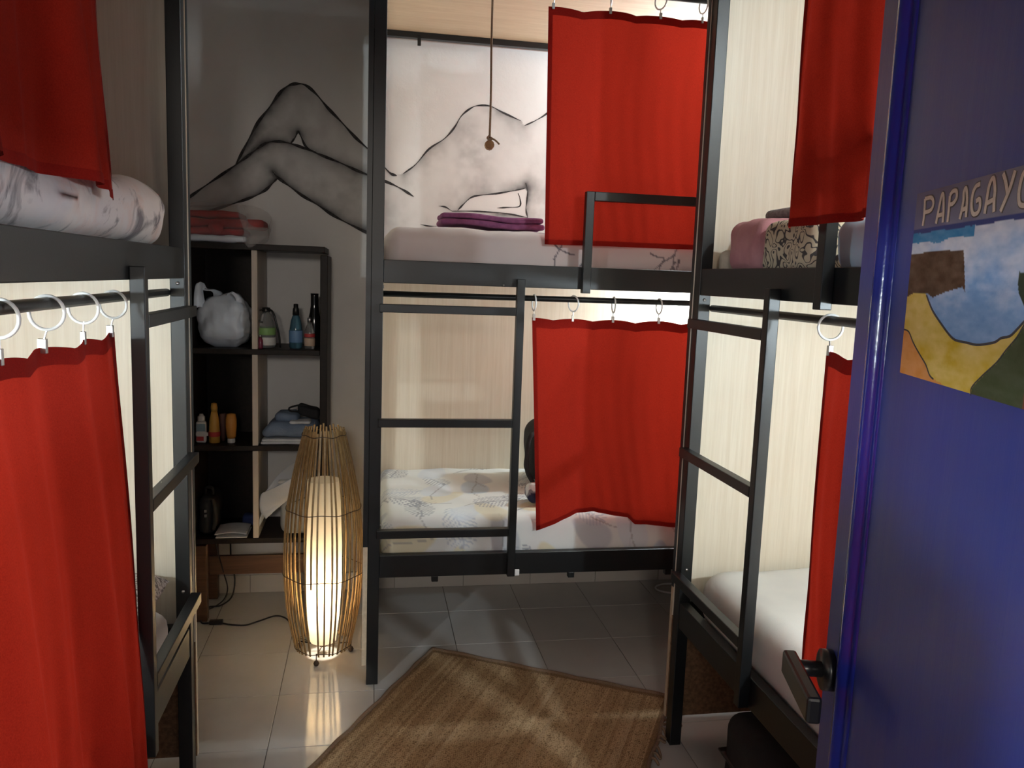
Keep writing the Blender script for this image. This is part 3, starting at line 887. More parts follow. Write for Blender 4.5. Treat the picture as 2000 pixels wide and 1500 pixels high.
# ------------------------------------------------------------------ shelving unit
sh = thing('shelving_unit', (-.45, 3.58, 0), 'dark brown open shelving unit against the back wall', 'shelf')
SX0, SX1, SY0, SY1 = -.745, -.205, 3.43, 3.746
def sb(name, a, b, m='shelf_wood', bev=.002): return box(name, a, b, m, sh, bev)
sb('side_panel', (SX0, SY0, .335), (SX0+.03, SY1, 1.575))
sb('side_panel', (SX1, SY0, .335), (SX1+.03, SY1, 1.565))
sb('top', (SX0, SY0-.004, 1.5755), (SX1+.018, SY1, 1.600))
zs = [1.150, .745, .345]
for z in zs:
    sb('shelf', (SX0+.0305, SY0+.002, z), (SX1-.0005, SY1, z+.022))
for z0, z1 in ((1.1725, 1.575), (.7675, 1.1495), (.3675, .7445)):
    sb('divider', (-.478, SY0+.004, z0), (-.455, SY1-.01, z1), 'pale_wood')
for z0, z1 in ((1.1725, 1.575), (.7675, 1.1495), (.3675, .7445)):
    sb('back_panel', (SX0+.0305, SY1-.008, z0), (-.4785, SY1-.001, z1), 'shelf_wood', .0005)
for (x0, y0) in ((SX0+.02, SY0+.01), (SX0+.02, SY1-.06), (SX1-.045, SY0+.01), (SX1-.045, SY1-.06)):
    sb('leg', (x0, y0, 0), (x0+.055, y0+.045, .3345), 'brown_wood')
sb('apron', (SX0+.0755, SY0+.07, .185), (SX1-.046, SY0+.09, .268), 'brown_wood')
sb('stretcher', (SX0+.0755, SY1-.05, .285), (SX1-.046, SY1-.03, .334), 'pale_wood')
ST, S1, S2, S3 = 1.6005, 1.1725, .7675, .3675
# bag of red blankets on top
bg = thing('blanket_bag', (-.58, 3.55, ST), 'clear plastic bag of folded red blankets on top of the shelf', 'bag')
for i, (x0, x1, z0, z1) in enumerate(((-.775, -.515, ST+.030, ST+.062), (-.770, -.50, ST+.063, ST+.098), (-.765, -.53, ST+.099, ST+.128))):
    rbox('blanket', (x0, 3.47, z0), (x1, 3.70, z1), .015, .012, 'red_fold', bg, amp=.003, nsc=9, seed=i)
tube('blanket_roll', [(-.62, 3.462, ST+.060), (-.63, 3.60, ST+.06)], .028, 'red_fold', bg, 14, 3)
rbox('blanket', (-.515, 3.50, ST+.062), (-.435, 3.64, ST+.100), .016, .012, 'red_fold', bg, amp=.003, nsc=9, seed=6)
rbox('film', (-.790, 3.442, ST+.003), (-.425, 3.715, ST+.155), .05, .012, 'clear_film', bg, amp=.010, nsc=6, seed=3)
rbox('rolled_edge', (-.785, 3.436, ST+.002), (-.50, 3.50, ST+.028), .012, .010, 'white_film', bg, amp=.004, nsc=9)
# the knotted corner of the bag that hangs over the edge
me = bpy.data.meshes.new('knot_flap')
me.from_pydata([(-.545, 3.452, ST+.165), (-.495, 3.448, ST+.16), (-.508, 3.425, ST+.06), (-.498, 3.422, ST+.055), (-.50, 3.425, ST+.045),
                (-.40, 3.445, ST+.075), (-.395, 3.45, ST+.045), (-.475, 3.418, ST-.020), (-.492, 3.418, ST-.018), (-.512, 3.425, ST+.02)], [],
               [(0, 1, 3, 2), (2, 3, 4), (4, 3, 5, 6), (4, 6, 7, 8), (4, 8, 9)]); me.update()
fo = link('knot_flap', me, 'clear_film', bg, True); md = fo.modifiers.new('s', 'SUBSURF'); md.levels = 2; md.render_levels = 2
md = fo.modifiers.new('t', 'SOLIDIFY'); md.thickness = .003
# white carrier bag
wbg = thing('carrier_bag', (-.615, 3.56, S1), 'full white plastic carrier bag on the upper left shelf', 'bag')
def bagwarp(V):
    V = V.copy(); t = (V[:, 2]-S1)/.22; k = 1-.12*np.clip(t-.6, 0, 1)**1-.14*np.clip(.25-t, 0, 1)
    V[:, 0] = -.612+(V[:, 0]+.612)*k; V[:, 1] = 3.56+(V[:, 1]-3.56)*k
    V[:, 1] += .006*np.abs(vnoise(V*np.array([1, .3, .6]), 16, 5))*np.sign(V[:, 1]-3.56); V[:, 0] += .004*vnoise(V, 19, 7); return V
rbox('body', (-.700, 3.455, S1+.002), (-.505, 3.67, S1+.215), .07, .009, 'white_film', wbg, amp=.011, nsc=9, seed=2, warp=bagwarp)
rbox('contents', (-.690, 3.48, S1+.02), (-.535, 3.64, S1+.17), .06, .02, 'white_clothes', wbg, amp=.006)
def strap_mesh(pts, w):
    P = spline(pts, 6); vs, fs = [], []
    for i, p in enumerate(P):
        ww = w*(1-.45*math.sin(math.pi*i/(len(P)-1)))
        vs += [p+Vector((-ww*.6, -ww*.5, 0)), p+Vector((0, .004*math.sin(i), .006)), p+Vector((ww*.6, ww*.5, 0))]
    for i in range(len(P)-1):
        for j in range(2): a = i*3+j; fs.append((a, a+1, a+4, a+3))
    me = bpy.data.meshes.new('handle'); me.from_pydata(vs, [], fs); me.update(); return me
for pts, w in (([(-.685, 3.47, S1+.16), (-.690, 3.475, S1+.225), (-.685, 3.485, S1+.262), (-.672, 3.50, S1+.235), (-.630, 3.52, S1+.228), (-.615, 3.50, S1+.20)], .034),
               ([(-.530, 3.50, S1+.170), (-.535, 3.49, S1+.205), (-.560, 3.49, S1+.226), (-.575, 3.51, S1+.215), (-.560, 3.54, S1+.19)], .030)):
    fo = link('handle', strap_mesh(pts, w), 'white_film', wbg, True); md = fo.modifiers.new('t', 'SOLIDIFY'); md.thickness = .002
# bottles on the upper right shelf
def bottle(label, c, prof, m, cap=None, labels=(), group='bottles on the shelf', name='bottle'):
    r = thing(name, c, label, 'bottle', group)
    lathe('body', prof, c, m, r, 20)
    if cap: lathe('cap', cap[0], c, cap[1], r, 16)
    for (rr, z0, z1, lm) in labels:
        lathe('label', [(rr, z0), (rr+.0004, z0+.001), (rr+.0004, z1-.001), (rr, z1)], c, lm, r, 20)
    return r
b1 = bottle('clear water bottle with a green label and black carry loop', (-.431, 3.52, S1),
    [(.034, 0), (.038, .006), (.039, .03), (.038, .08), (.030, .108), (.024, .125), (.022, .140), (.013, .150)], 'clear_pet',
    ([(.016, .1505), (.017, .152), (.017, .168), (.008, .170)], 'black_plastic'), ((.0388, .055, .085, 'label_green'), (.0392, .012, .045, 'label_white')))
tube('carry_loop', [(-.445, 3.50, S1+.160), (-.470, 3.49, S1+.150), (-.462, 3.48, S1+.118), (-.440, 3.48, S1+.108)], .0035, 'black_plastic', b1)
tube('strap', [(-.425, 3.50, S1+.168), (-.400, 3.49, S1+.15), (-.385, 3.485, S1+.10), (-.375, 3.49, S1+.05), (-.372, 3.495, S1+.004)], .004, 'black_plastic', b1)
bottle('small dark red jar tucked beside the clear water bottle', (-.448, 3.465, S1), [(.009, 0), (.010, .004), (.010, .035), (.007, .042), (.006, .048)], 'pink_glass',
       ([(.007, .0482), (.007, .056), (.004, .058)], 'steel'))
bottle('blue plastic bottle with a dark neck on the upper right shelf', (-.310, 3.52, S1),
    [(.023, 0), (.027, .006), (.028, .04), (.027, .075), (.021, .115), (.015, .135), (.012, .140)], 'blue_pet',
    ([(.014, .1403), (.013, .165), (.010, .172), (.010, .186), (.005, .188)], 'black_plastic'), ((.0283, .025, .075, 'label_blue'),))
bottle('tall black bottle at the right end of the upper shelf', (-.238, 3.585, S1),
    [(.025, 0), (.027, .006), (.027, .12), (.020, .15), (.016, .18), (.016, .22), (.017, .232)], 'dark_glass')
bottle('slim bottle with a pink and beige label before the tall black one', (-.252, 3.505, S1),
    [(.020, 0), (.022, .005), (.022, .07), (.016, .092), (.010, .104), (.009, .112)], 'clear_pet',
    ([(.010, .1123), (.010, .13), (.006, .132)], 'steel'), ((.0224, .012, .045, 'label_beige'), (.0224, .050, .064, 'label_red')))
# toiletries on the middle left shelf
r = thing('lotion_bottle', (-.693, 3.50, S2), 'white lotion bottle with a blue and red label', 'bottle', 'toiletries')
rbox('body', (-.714, 3.488, S2), (-.672, 3.512, S2+.092), .008, .004, 'white_plastic', r)
lathe('cap', [(.014, 0), (.015, .002), (.015, .020), (.010, .022), (.008, .030)], (-.693, 3.50, S2+.0925), 'white_plastic', r, 16)
box('label', (-.711, 3.4872, S2+.050), (-.675, 3.4879, S2+.082), 'label_teal', r, 0)
box('label', (-.711, 3.4872, S2+.010), (-.682, 3.4879, S2+.028), 'label_red', r, 0)
box('price_tag', (-.713, 3.4855, S2+.031), (-.664, 3.4868, S2+.046), 'label_white', r, 0)
bottle('amber yellow bottle with a red band between two toiletries', (-.641, 3.50, S2), [(.021, 0), (.023, .005), (.022, .06), (.019, .10), (.014, .125), (.012, .135)], 'yellow_plastic',
    ([(.013, .1353), (.014, .150), (.011, .168), (.004, .170)], 'yellow_plastic'), ((.0232, .028, .048, 'label_red'),), 'toiletries', 'sunscreen_bottle')
bottle('slim brown tube behind the amber yellow bottle', (-.612, 3.535, S2), [(.008, 0), (.010, .012), (.016, .10), (.016, .118), (.003, .12)], 'brown_plastic', None, (), 'toiletries', 'cosmetic_tube')
r = thing('cosmetic_tube', (-.573, 3.50, S2), 'orange tube standing on its white cap', 'tube', 'toiletries')
lathe('cap', [(.015, 0), (.016, .002), (.016, .018), (.015, .019)], (-.573, 3.50, S2), 'white_plastic', r, 18)
lathe('body', [(.0165, .0193), (.019, .03), (.0225, .07), (.0225, .10), (.018, .122), (.006, .126)], (-.573, 3.50, S2), 'orange_plastic', r, 18)
# clothes on the middle right shelf
r = thing('folded_cloth', (-.34, 3.54, S2), 'folded white cloth under the blue clothes on the shelf', 'cloth')
for i in range(2):
    rbox('fold', (-.448+i*.004, 3.45, S2+.001+i*.0115), (-.215, 3.64, S2+.012+i*.0115), .005, .01, 'white_clothes', r, amp=.0015, nsc=9, seed=i)
r = thing('clothes_pile', (-.34, 3.55, S2+.025), 'crumpled blue-grey clothes on the middle right shelf', 'clothes')
def heap(V):
    V = V.copy(); t = (V[:, 2]-S2-.025)/.09; V[:, 0] += .02*np.clip(t, 0, 1); 
    V[:, 2] = S2+.026+(V[:, 2]-S2-.026)*(1-.55*np.clip((-.40-V[:, 0])/.07, 0, 1)); return V
rbox('garment', (-.448, 3.45, S2+.027), (-.222, 3.65, S2+.092), .032, .008, 'blue_clothes', r, amp=.007, nsc=7, seed=4, warp=heap)
rbox('garment', (-.395, 3.49, S2+.085), (-.30, 3.62, S2+.128), .02, .008, 'blue_clothes', r, amp=.007, nsc=9, seed=5)
rbox('white_fold', (-.33, 3.455, S2+.088), (-.245, 3.53, S2+.100), .005, .008, 'white_clothes', r, amp=.003, nsc=9)
r = thing('camera_case', (-.262, 3.53, S2+.10), 'black camera case with a strap on top of the clothes', 'case')
def tl(V):
    V = V.copy(); V[:, 2] += (V[:, 0]+.26)*-.25; return V
rbox('body', (-.302, 3.50, S2+.108), (-.212, 3.58, S2+.155), .016, .006, 'black_fabric', r, amp=.003, nsc=9, warp=tl)
tube('strap', [(-.30, 3.50, S2+.135), (-.33, 3.495, S2+.138), (-.335, 3.50, S2+.150), (-.30, 3.51, S2+.160), (-.26, 3.505, S2+.160)], .004, 'black_fabric', r)
# lower shelf: black bag, folded paper, plastic tub with bag
r = thing('rucksack', (-.655, 3.58, S3), 'black rucksack in the lower left compartment', 'bag')
rbox('body', (-.708, 3.47, S3+.001), (-.640, 3.69, S3+.165), .03, .01, 'black_fabric', r, amp=.006, nsc=7)
tube('strap', [(-.648, 3.48, S3+.155), (-.636, 3.462, S3+.13), (-.634, 3.460, S3+.08), (-.645, 3.468, S3+.03)], .009, 'black_fabric', r)
tube('handle', [(-.69, 3.56, S3+.158), (-.688, 3.555, S3+.19), (-.662, 3.55, S3+.19), (-.66, 3.56, S3+.158)], .006, 'black_fabric', r)
for zz in (.085, .105): box('buckle', (-.680, 3.464, S3+zz), (-.670, 3.470, S3+zz+.012), 'steel', r, .001)
r = thing('folded_paper', (-.565, 3.50, S3), 'folded white booklet lying in the lower left compartment', 'booklet')
def curl(V):
    V = V.copy(); V[:, 2] += .008*np.sin(np.clip((V[:, 0]+.632)/.13, 0, 1)*math.pi)*(V[:, 2] > S3+.012); return V
rbox('cover', (-.632, 3.435, S3+.001), (-.503, 3.58, S3+.006), .0024, .008, 'white_clothes', r)
rbox('cover', (-.636, 3.437, S3+.014), (-.505, 3.58, S3+.019), .0024, .008, 'white_clothes', r, warp=curl)
tag(rbox('blue_pouch', (-.548, 3.60, S3+.001), (-.488, 3.66, S3+.05), .014, .008, 'dark_blue_cloth', amp=.003, nsc=10), 'small dark blue pouch behind the folded booklet', 'pouch')
r = thing('plastic_tub', (-.30, 3.55, S3), 'tall translucent tub half behind the rattan lamp', 'tub')
rbox('body', (-.372, 3.455, S3+.001), (-.222, 3.65, S3+.235), .04, .009, 'tub_film', r)
rbox('rim', (-.378, 3.449, S3+.228), (-.216, 3.656, S3+.243), .006, .012, 'white_plastic', r)
r = thing('plastic_bag', (-.36, 3.47, S3+.245), 'crumpled white plastic bag draped over the translucent tub', 'bag')
nu, nv = 30, 26
u, v = np.meshgrid(np.linspace(0, 1, nu), np.linspace(0, 1, nv), indexing='ij')
P = np.stack([-.225-.215*v-.02*np.sin(u*5+v*3), 3.50-.05*v+.13*u*(1-v)-.02*np.sin(v*6), S3+.352-.16*v-.10*u*(v**1.5)+.02*np.sin(u*7+v*4)-.09*np.clip(v-.6, 0, 1)*u], -1)
fo = link('film', grid_mesh('film', P), 'white_film', r, True); md = fo.modifiers.new('t', 'SOLIDIFY'); md.thickness = .002
P = np.stack([-.235-.20*v-.015*np.sin(u*4), 3.424+.010*np.sin(v*7+u*3)-.006*u, S3+.30-.10*v-.11*u*(.4+v*.7)+.01*np.sin(u*8)], -1)
fo = link('film', grid_mesh('film', P), 'white_film', r, True); md = fo.modifiers.new('t', 'SOLIDIFY'); md.thickness = .002

# ------------------------------------------------------------------ rattan floor lamp
LX, LY = -.168, 3.10
lm = thing('floor_lamp', (LX, LY, 0), 'lit barrel-shaped rattan floor lamp on the tiles beside the shelf', 'lamp')
prof_z = [.035, .12, .22, .32, .42, .52, .62, .72, .82, .905]
prof_r = [.106, .126, .142, .149, .150, .146, .136, .118, .096, .074]
NS = 38
smesh = []
for j in range(NS):
    a = 2*math.pi*(j+.15*rng.uniform(-1, 1))/NS
    ca, sa = math.cos(a), math.sin(a); ta = (-sa, ca)
    vs, fs = [], []
    w, th = .0032, .0020
    dz = rng.uniform(-.006, .008)
    if j == 27: zz = [z for z in prof_z if z > .28]
    else: zz = prof_z
    zf = np.linspace(zz[0], zz[-1], 16)
    for z in zf:
        rr = np.interp(z, prof_z, prof_r)
        for (dr, dt) in ((-th, -w), (th, -w), (th, w), (-th, w)):
            vs.append((LX+ca*(rr+dr)+ta[0]*dt, LY+sa*(rr+dr)+ta[1]*dt, z+(dz if z > .5 else 0)))
    n_ = len(zf)
    for i in range(n_-1):
        for q in range(4): fs.append((i*4+q, i*4+(q+1) % 4, (i+1)*4+(q+1) % 4, (i+1)*4+q))
    fs += [(3, 2, 1, 0), tuple((n_-1)*4+q for q in range(4))]
    me = bpy.data.meshes.new('slat'); me.from_pydata(vs, [], fs); me.update()
    link('slat', me, 'rattan', lm)
for z, rr in ((.045, .110), (.345, .1535), (.60, .1415), (.885, .082)):
    pts = [(LX+rr*math.cos(a), LY+rr*math.sin(a), z+.003*math.sin(a*7)) for a in np.linspace(0, 2*math.pi, 61)[:-1]]
    link('wire_ring', tube_mesh('wire_ring', pts, .0016, 5, 1, True), 'wire_dark', lm, True)
def open_lathe(name, prof, c, m, par, n=40):
    vs, fs = [], []
    for (r_, z) in prof:
        for j in range(n):
            a = 2*math.pi*j/n; vs.append((c[0]+r_*math.cos(a), c[1]+r_*math.sin(a), c[2]+z))
    for i in range(len(prof)-1):
        for j in range(n): fs.append((i*n+j, i*n+(j+1) % n, (i+1)*n+(j+1) % n, (i+1)*n+j))
    me = bpy.data.meshes.new(name); me.from_pydata(vs, [], fs); me.update()
    return link(name, me, m, par, True)
open_lathe('inner_shade', [(.050, .055), (.062, .16), (.070, .30), (.070, .45), (.065, .60), (.062, .705)], (LX, LY, 0), 'lamp_paper', lm)
lathe('base_plate', [(.010, .030), (.016, .032), (.018, .042), (.012, .0438)], (LX, LY, 0), 'wire_dark', lm, 24)
for a in (-1.75, 2.62, .03):
    x_, y_ = LX+.108*math.cos(a), LY+.108*math.sin(a)
    ft = lathe('foot', [(.001, .0), (.008, .003), (.0115, .0115), (.008, .020), (.003, .023)], (x_, y_, 0), 'wire_dark', lm, 12)
    cyl('foot_wire', (x_, y_, .020), (x_, y_, .05), .0022, 'wire_dark', ft, 6)
    cyl('spoke', (x_, y_, .040), (LX+.016*math.cos(a), LY+.016*math.sin(a), .038), .002, 'wire_dark', ft, 6)
lathe('bulb', [(.008, .21), (.022, .235), (.028, .26), (.024, .285), (.010, .30)], (LX, LY, 0), 'bulb_warm', lm, 16)
lathe('socket', [(.012, .044), (.014, .05), (.014, .20), (.010, .209)], (LX, LY, 0), 'wire_dark', lm, 12)
l = bpy.data.lights.new('lamp_bulb', 'POINT'); l.energy = P_LAMP; l.color = (1.0, .89, .72); l.shadow_soft_size = .032
ob = bpy.data.objects.new('lamp_bulb', l); C.objects.link(ob); ob.parent = lm; ob.location = (0, 0, .262)
cd = tube('cord', [(LX-.05, LY+.02, .036), (-.285, 3.22, .006), (-.300, 3.30, .005), (-.335, 3.42, .005), (-.388, 3.465, .005), (-.45, 3.42, .005), (-.503, 3.381, .005), (-.56, 3.39, .005), (-.602, 3.408, .005)], .0035, 'cord_black', lm)
box('inline_switch', (-.655, 3.398, .002), (-.600, 3.422, .020), 'black_plastic', lm, .004)
tube('cord', [(-.654, 3.41, .008), (-.690, 3.425, .005), (-.705, 3.52, .005), (-.690, 3.585, .005), (-.64, 3.60, .006), (-.60, 3.64, .03), (-.592, 3.67, .10), (-.610, 3.69, .18), (-.615, 3.70, .285)], .0035, 'cord_black', lm)
cb = tube('charger_cable', [(-.640, 3.48, .343), (-.632, 3.475, .31), (-.612, 3.50, .20), (-.605, 3.56, .10), (-.63, 3.60, .03), (-.67, 3.58, .006), (-.70, 3.55, .005)], .0028, 'cord_black')
tag(cb, 'thin black cable hanging from the shelf down to the floor', 'cable')

# ------------------------------------------------------------------ jute rug
RC = np.array([.264, 3.073]); e1 = np.array([.871, -.491]); e2 = np.array([-.491, -.871])
RWd, RLn = .95, 1.55
rg = thing('rug', (.264+e1[0]*RWd/2+e2[0]*RLn/2, 3.073+e1[1]*RWd/2+e2[1]*RLn/2, 0), 'woven brown jute rug lying askew on the tiled floor', 'rug')
na, nb = 400, 640
a, b = np.meshgrid(np.linspace(0, RWd, na), np.linspace(0, RLn, nb), indexing='ij')
rowi = np.floor(b/.0092).astype(int); 
weft = np.abs(np.sin(a/.0068*math.pi+rowi*math.pi/2)); warp_ = np.abs(np.sin(b/.0092*math.pi))
zz = .008+.0045*weft*warp_
wob = .006*np.sin(a*9)+.004*np.sin(b*7)
fadeb = np.clip(b/.05, 0, 1)
Pxy = RC+a[..., None]*e1+b[..., None]*e2+(.004*np.sin(a*17+1)[..., None])*e2*(1-fadeb[..., None])+(.005*np.sin(b*15)[..., None])*e1*np.clip(1-a/.1, 0, 1)[..., None]
edge_d = np.minimum.reduce([a, RWd-a, b, RLn-b]); zz = np.where(edge_d < .001, .0005, zz)
r5 = np.random.RandomState(21)
strip = np.floor(a/.0136).astype(int); sv = r5.rand(strip.max()+2)[strip]; sv2 = r5.rand(strip.max()+2)[strip]
streak = np.clip((sv2-.80)/.2, 0, 1)*(.55+.45*np.sin(b*6+strip))
fine = r5.rand(na, nb)
base = np.array([.31, .195, .10]); light = np.array([.58, .42, .24]); dark = np.array([.16, .095, .045])
big = fnoise(np.stack([a.ravel()*3, b.ravel()], -1), 5, 4).reshape(a.shape)
t = np.clip(.62*sv-.12+.22*fine+.30*(.4+big)+.40*(weft*warp_-.45), 0, 1)
cc = base*(1-t[..., None])+light*t[..., None]
cc = np.where((fine < .16)[..., None], dark, cc)
cc = cc*(1-.4*streak[..., None])+np.array([.58, .46, .30])*.4*streak[..., None]
bord = (b < .022) | (a < .015) | (a > RWd-.02)
cc = np.where(bord[..., None], base*.75*(.7+.6*fine[..., None]), cc)
rugcol = cc.reshape(-1, 3)
link('weave', grid_mesh('weave', np.concatenate([Pxy, zz[..., None]], -1), rugcol, flip=True), 'woven_jute', rg, True)
bm = bmesh.new()
cs = [RC+e1*.002+e2*.002, RC+e1*(RWd-.002)+e2*.002, RC+e1*(RWd-.002)+e2*(RLn-.002), RC+e1*.002+e2*(RLn-.002)]
vb = [bm.verts.new((c_[0], c_[1], z)) for z in (.0006, .0075) for c_ in cs]
for q in range(4): bm.faces.new((vb[q], vb[(q+1) % 4], vb[4+(q+1) % 4], vb[4+q]))
bm.faces.new(vb[:4]); bm.faces.new(vb[4:])
link('backing', mesh_bm('backing', bm), 'rope_jute', rg)
def rp_(aa, bb, z): q = RC+e1*aa+e2*bb; return (q[0], q[1], z)
tube('braid', [rp_(-.002, 0, .010)]+[rp_(RWd*i/16, -.003+.003*math.sin(i*2), .010) for i in range(1, 16)]+[rp_(RWd+.002, 0, .010)], .008, 'rope_jute', rg, 8, 4)
tube('braid', [rp_(-.003+.003*math.sin(i*2.3), RLn*i/22, .010) for i in range(23)], .007, 'rope_jute', rg, 8, 4)
tube('braid', [rp_(RWd+.002+.004*math.sin(i*1.9), RLn*i/22, .010) for i in range(23)], .007, 'rope_jute', rg, 8, 4)
for i in range(12):
    bb = .02+i*.035+r5.uniform(-.01, .01); L_ = r5.uniform(.035, .085) if bb < .2 else .028; s_ = r5.uniform(-.03, .03)
    tube('tassel', [rp_(RWd, bb, .010), rp_(RWd+L_*.4, bb+s_*.4, .016), rp_(RWd+L_*.8, bb+s_, .008), rp_(RWd+L_, bb+s_*1.8, .005)], .0045, 'rope_jute', rg, 6, 4)

# ------------------------------------------------------------------ things under the beds
sc = thing('suitcase', (1.28, 1.72, 0), 'black soft suitcase pushed under the right bunk', 'suitcase')
rbox('body', (1.025, 1.30, .022), (1.56, 2.06, .285), .05, .02, 'black_fabric', sc, amp=.004, nsc=4)
rbox('piping', (1.021, 1.296, .145), (1.564, 2.064, .157), .0055, .03, 'black_plastic', sc)
tube('handle', [(1.028, 1.60, .20), (1.003, 1.62, .205), (1.003, 1.74, .205), (1.028, 1.76, .20)], .009, 'black_plastic', sc)
for (x_, y_) in ((1.06, 1.34), (1.06, 2.02), (1.52, 1.34), (1.52, 2.02)):
    cyl('wheel', (x_-.012, y_, .0175), (x_+.012, y_, .0175), .0175, 'black_plastic', sc, 14)
pts = [(1.49+.085*math.cos(a), 3.62+.06*math.sin(a), .005+.002*i/40) for i, a in enumerate(np.linspace(.3, 4*math.pi, 40))]
tag(tube('cable_coil', pts, .004, 'ring_plastic', k=2), 'coil of pale cable on the floor under the back bunk', 'cable')

# ------------------------------------------------------------------ blue door
A2 = np.array([.624, .96]); dh = np.array([-.2711, -.9625]); dnr = np.array([-.9625, .2711])  # along the leaf to the hinge, face normal
def dp(u, n, z):
    q = A2+dh*u+dnr*n; return Vector((q[0], q[1], z))
def door_box(name, u0, u1, n0, n1, z0, z1, m, par, bev=.002):
    bm = bmesh.new()
    box_bm(bm, (u0, n0, z0), (u1, n1, z1), bev)
    for v_ in bm.verts: v_.co = dp(v_.co.x, v_.co.y, v_.co.z)
    return link(name, mesh_bm(name, bm), m, par)
DW, DH = .80, 2.04
dr = bpy.data.objects.new('door_1', None); C.objects.link(dr); dr.location = dp(.4, -.02, .008); tag(dr, 'blue panelled door standing open with a painted beach sign', 'door', kind='structure')
del dr['category']
door_box('stile', 0, .060, -.042, 0, .008, DH, 'door_blue', dr)
door_box('stile', DW-.060, DW, -.042, 0, .008, DH, 'door_blue', dr)
door_box('top_rail', .0605, DW-.0605, -.042, 0, DH-.10, DH, 'door_blue', dr)
door_box('bottom_rail', .0605, DW-.0605, -.042, 0, .008, .14, 'door_blue', dr)
door_box('panel', .0605, DW-.0605, -.036, -.0042, .1405, DH-.1005, 'door_blue', dr, 0)
def moulding(u0, u1, z0, z1, vertical):
    bm = bmesh.new(); n = 10; w = .046
    ring = []
    prof = []
    for i in range(n+1):
        t = i/n; prof.append((t*w, -.0045+.013*abs(math.sin(math.pi*min(1, t*1.25)))**.7 if t < .8 else -.0045+.005*math.sin(math.pi*(t-.8)/.2)))
    rows = []
    for (uu, zz_) in ((0, 0), (1, 1)):
        row = []
        for (t, h) in prof:
            if vertical: row.append(bm.verts.new(dp(u0+(t if u1 > u0 else -t), h, z0 if uu == 0 else z1)))
            else: row.append(bm.verts.new(dp(u0 if uu == 0 else u1, h, z0+(t if z1 > z0 else -t))))
        rows.append(row)
    for i in range(n): bm.faces.new((rows[0][i], rows[0][i+1], rows[1][i+1], rows[1][i]))
    link('moulding', mesh_bm('moulding', bm), 'door_moulding', dr, True)
moulding(.0605, .2, .1405, DH-.1005, True); moulding(DW-.0605, .2, .1405, DH-.1005, True)
moulding(.0605, DW-.0605, .1405, .3, False); moulding(.0605, DW-.0605, DH-.1005, 1.5, False)
# handle
hd = bpy.data.objects.new('handle', None); C.objects.link(hd); hd.parent = dr; hd.location = dp(.045, 0, 1.0)-Vector(dr.location); hd['label'] = 'black lever handle'
HU, HZ = .034, .995
cyl('rose', dp(HU, .0005, HZ), dp(HU, .014, HZ), .027, 'black_plastic', hd, 28)
cyl('neck', dp(HU, .014, HZ), dp(HU, .052, HZ), .0105, 'black_plastic', hd, 16)
door_box('lever', HU-.018, HU+.115,   .044, .062, HZ-.017, HZ+.017, 'black_plastic', hd, .004)
cyl('latch', dp(-.001, -.02, .96), dp(-.010, -.02, .96), .007, 'steel', hd, 10)
# painted sign: board with a beach scene, letters in relief
UL, UR, ZB_, ZT_ = .166, .440, 1.4115, 1.6055
nu, nv = 200, 150
u, v = np.meshgrid(np.linspace(UL, UR, nu), np.linspace(ZB_, ZT_, nv), indexing='ij')
Q = np.stack([u.ravel(), v.ravel()], -1)
nA = 1.6*fnoise(Q*np.array([.7, 1]), 45, 1); nB = 1.6*fnoise(Q*np.array([.5, 1.4]), 130, 2)
sky = np.array([.20, .33, .55]); wht = np.array([.60, .56, .58])
k = np.clip((Q[:, 1]-1.49)/.07+.35*nA+.15*nB, 0, 1)[:, None]*.85
col = sky*(1-k)+wht*k
col += (.05*nB)[:, None]
riv = [(.2178,1.4978),(.2271,1.4897),(.2386,1.4813),(.2594,1.4708),(.2791,1.4617),(.2949,1.4569),(.3169,1.4563),(.3377,1.4557),(.3568,1.458),(.3714,1.4608),(.3803,1.4647),(.3939,1.4672),(.4033,1.4729),(.4138,1.4804)]
ora = [(.166,1.4594),(.1807,1.4575),(.1953,1.4471),(.2133,1.4374),(.2332,1.4274),(.2451,1.4179),(.2553,1.4148),(.2776,1.4125)]
grn = [(.4143,1.4781),(.4047,1.4668),(.3904,1.4555),(.377,1.4438),(.3562,1.4308),(.3376,1.4174),(.3381,1.41)]
ye = inpoly(Q, [(.16, 1.4955), (.185, 1.500), (.205, 1.502)]+riv+[(.42, 1.485), (.45, 1.40), (.16, 1.40)])
col = np.where(ye[:, None], np.array([.60, .42, .09])+(.07*nA+.05*nB)[:, None], col)
og = inpoly(Q, ora+[(.2776, 1.40), (.16, 1.40)])
col = np.where(og[:, None], np.array([.62, .26, .07])+(.04*nB)[:, None], col)
gr = inpoly(Q, [(.45, 1.49)]+grn+[(.45, 1.40)])
col = np.where(gr[:, None], np.array([.060, .075, .035])+(.012*nB)[:, None], col)
gr2 = inpoly(Q, [(.45, 1.52), (.4052, 1.5183), (.3967, 1.5198), (.3974, 1.5076), (.3997, 1.5021), (.4115, 1.4909), (.45, 1.47)])
col = np.where(gr2[:, None], np.array([.035, .045, .025]), col)
col = np.where(((Q[:, 0] > .425) & (Q[:, 1] < 1.455))[:, None], np.array([.20, .05, .03]), col)
br = inpoly(Q, [(.16,1.5406),(.2289,1.5426),(.274,1.5414),(.2919,1.5415),(.3029,1.507),(.3039,1.5023),(.297,1.5067),(.2607,1.5013),(.2327,1.4956),(.2198,1.4993),(.185,1.500),(.16,1.4933)])
col = np.where(br[:, None], np.array([.085, .045, .025])+(.035*np.clip(nB+nA*.5, -.6, 1.5))[:, None]*np.array([1, .7, .5]), col)
teal = (Q[:, 1] < 1.563) & (Q[:, 1] > 1.5525+.003*nA) & (Q[:, 0] < .31)
col = np.where(teal[:, None], np.array([.06, .20, .36])+(.04*nB)[:, None], col)
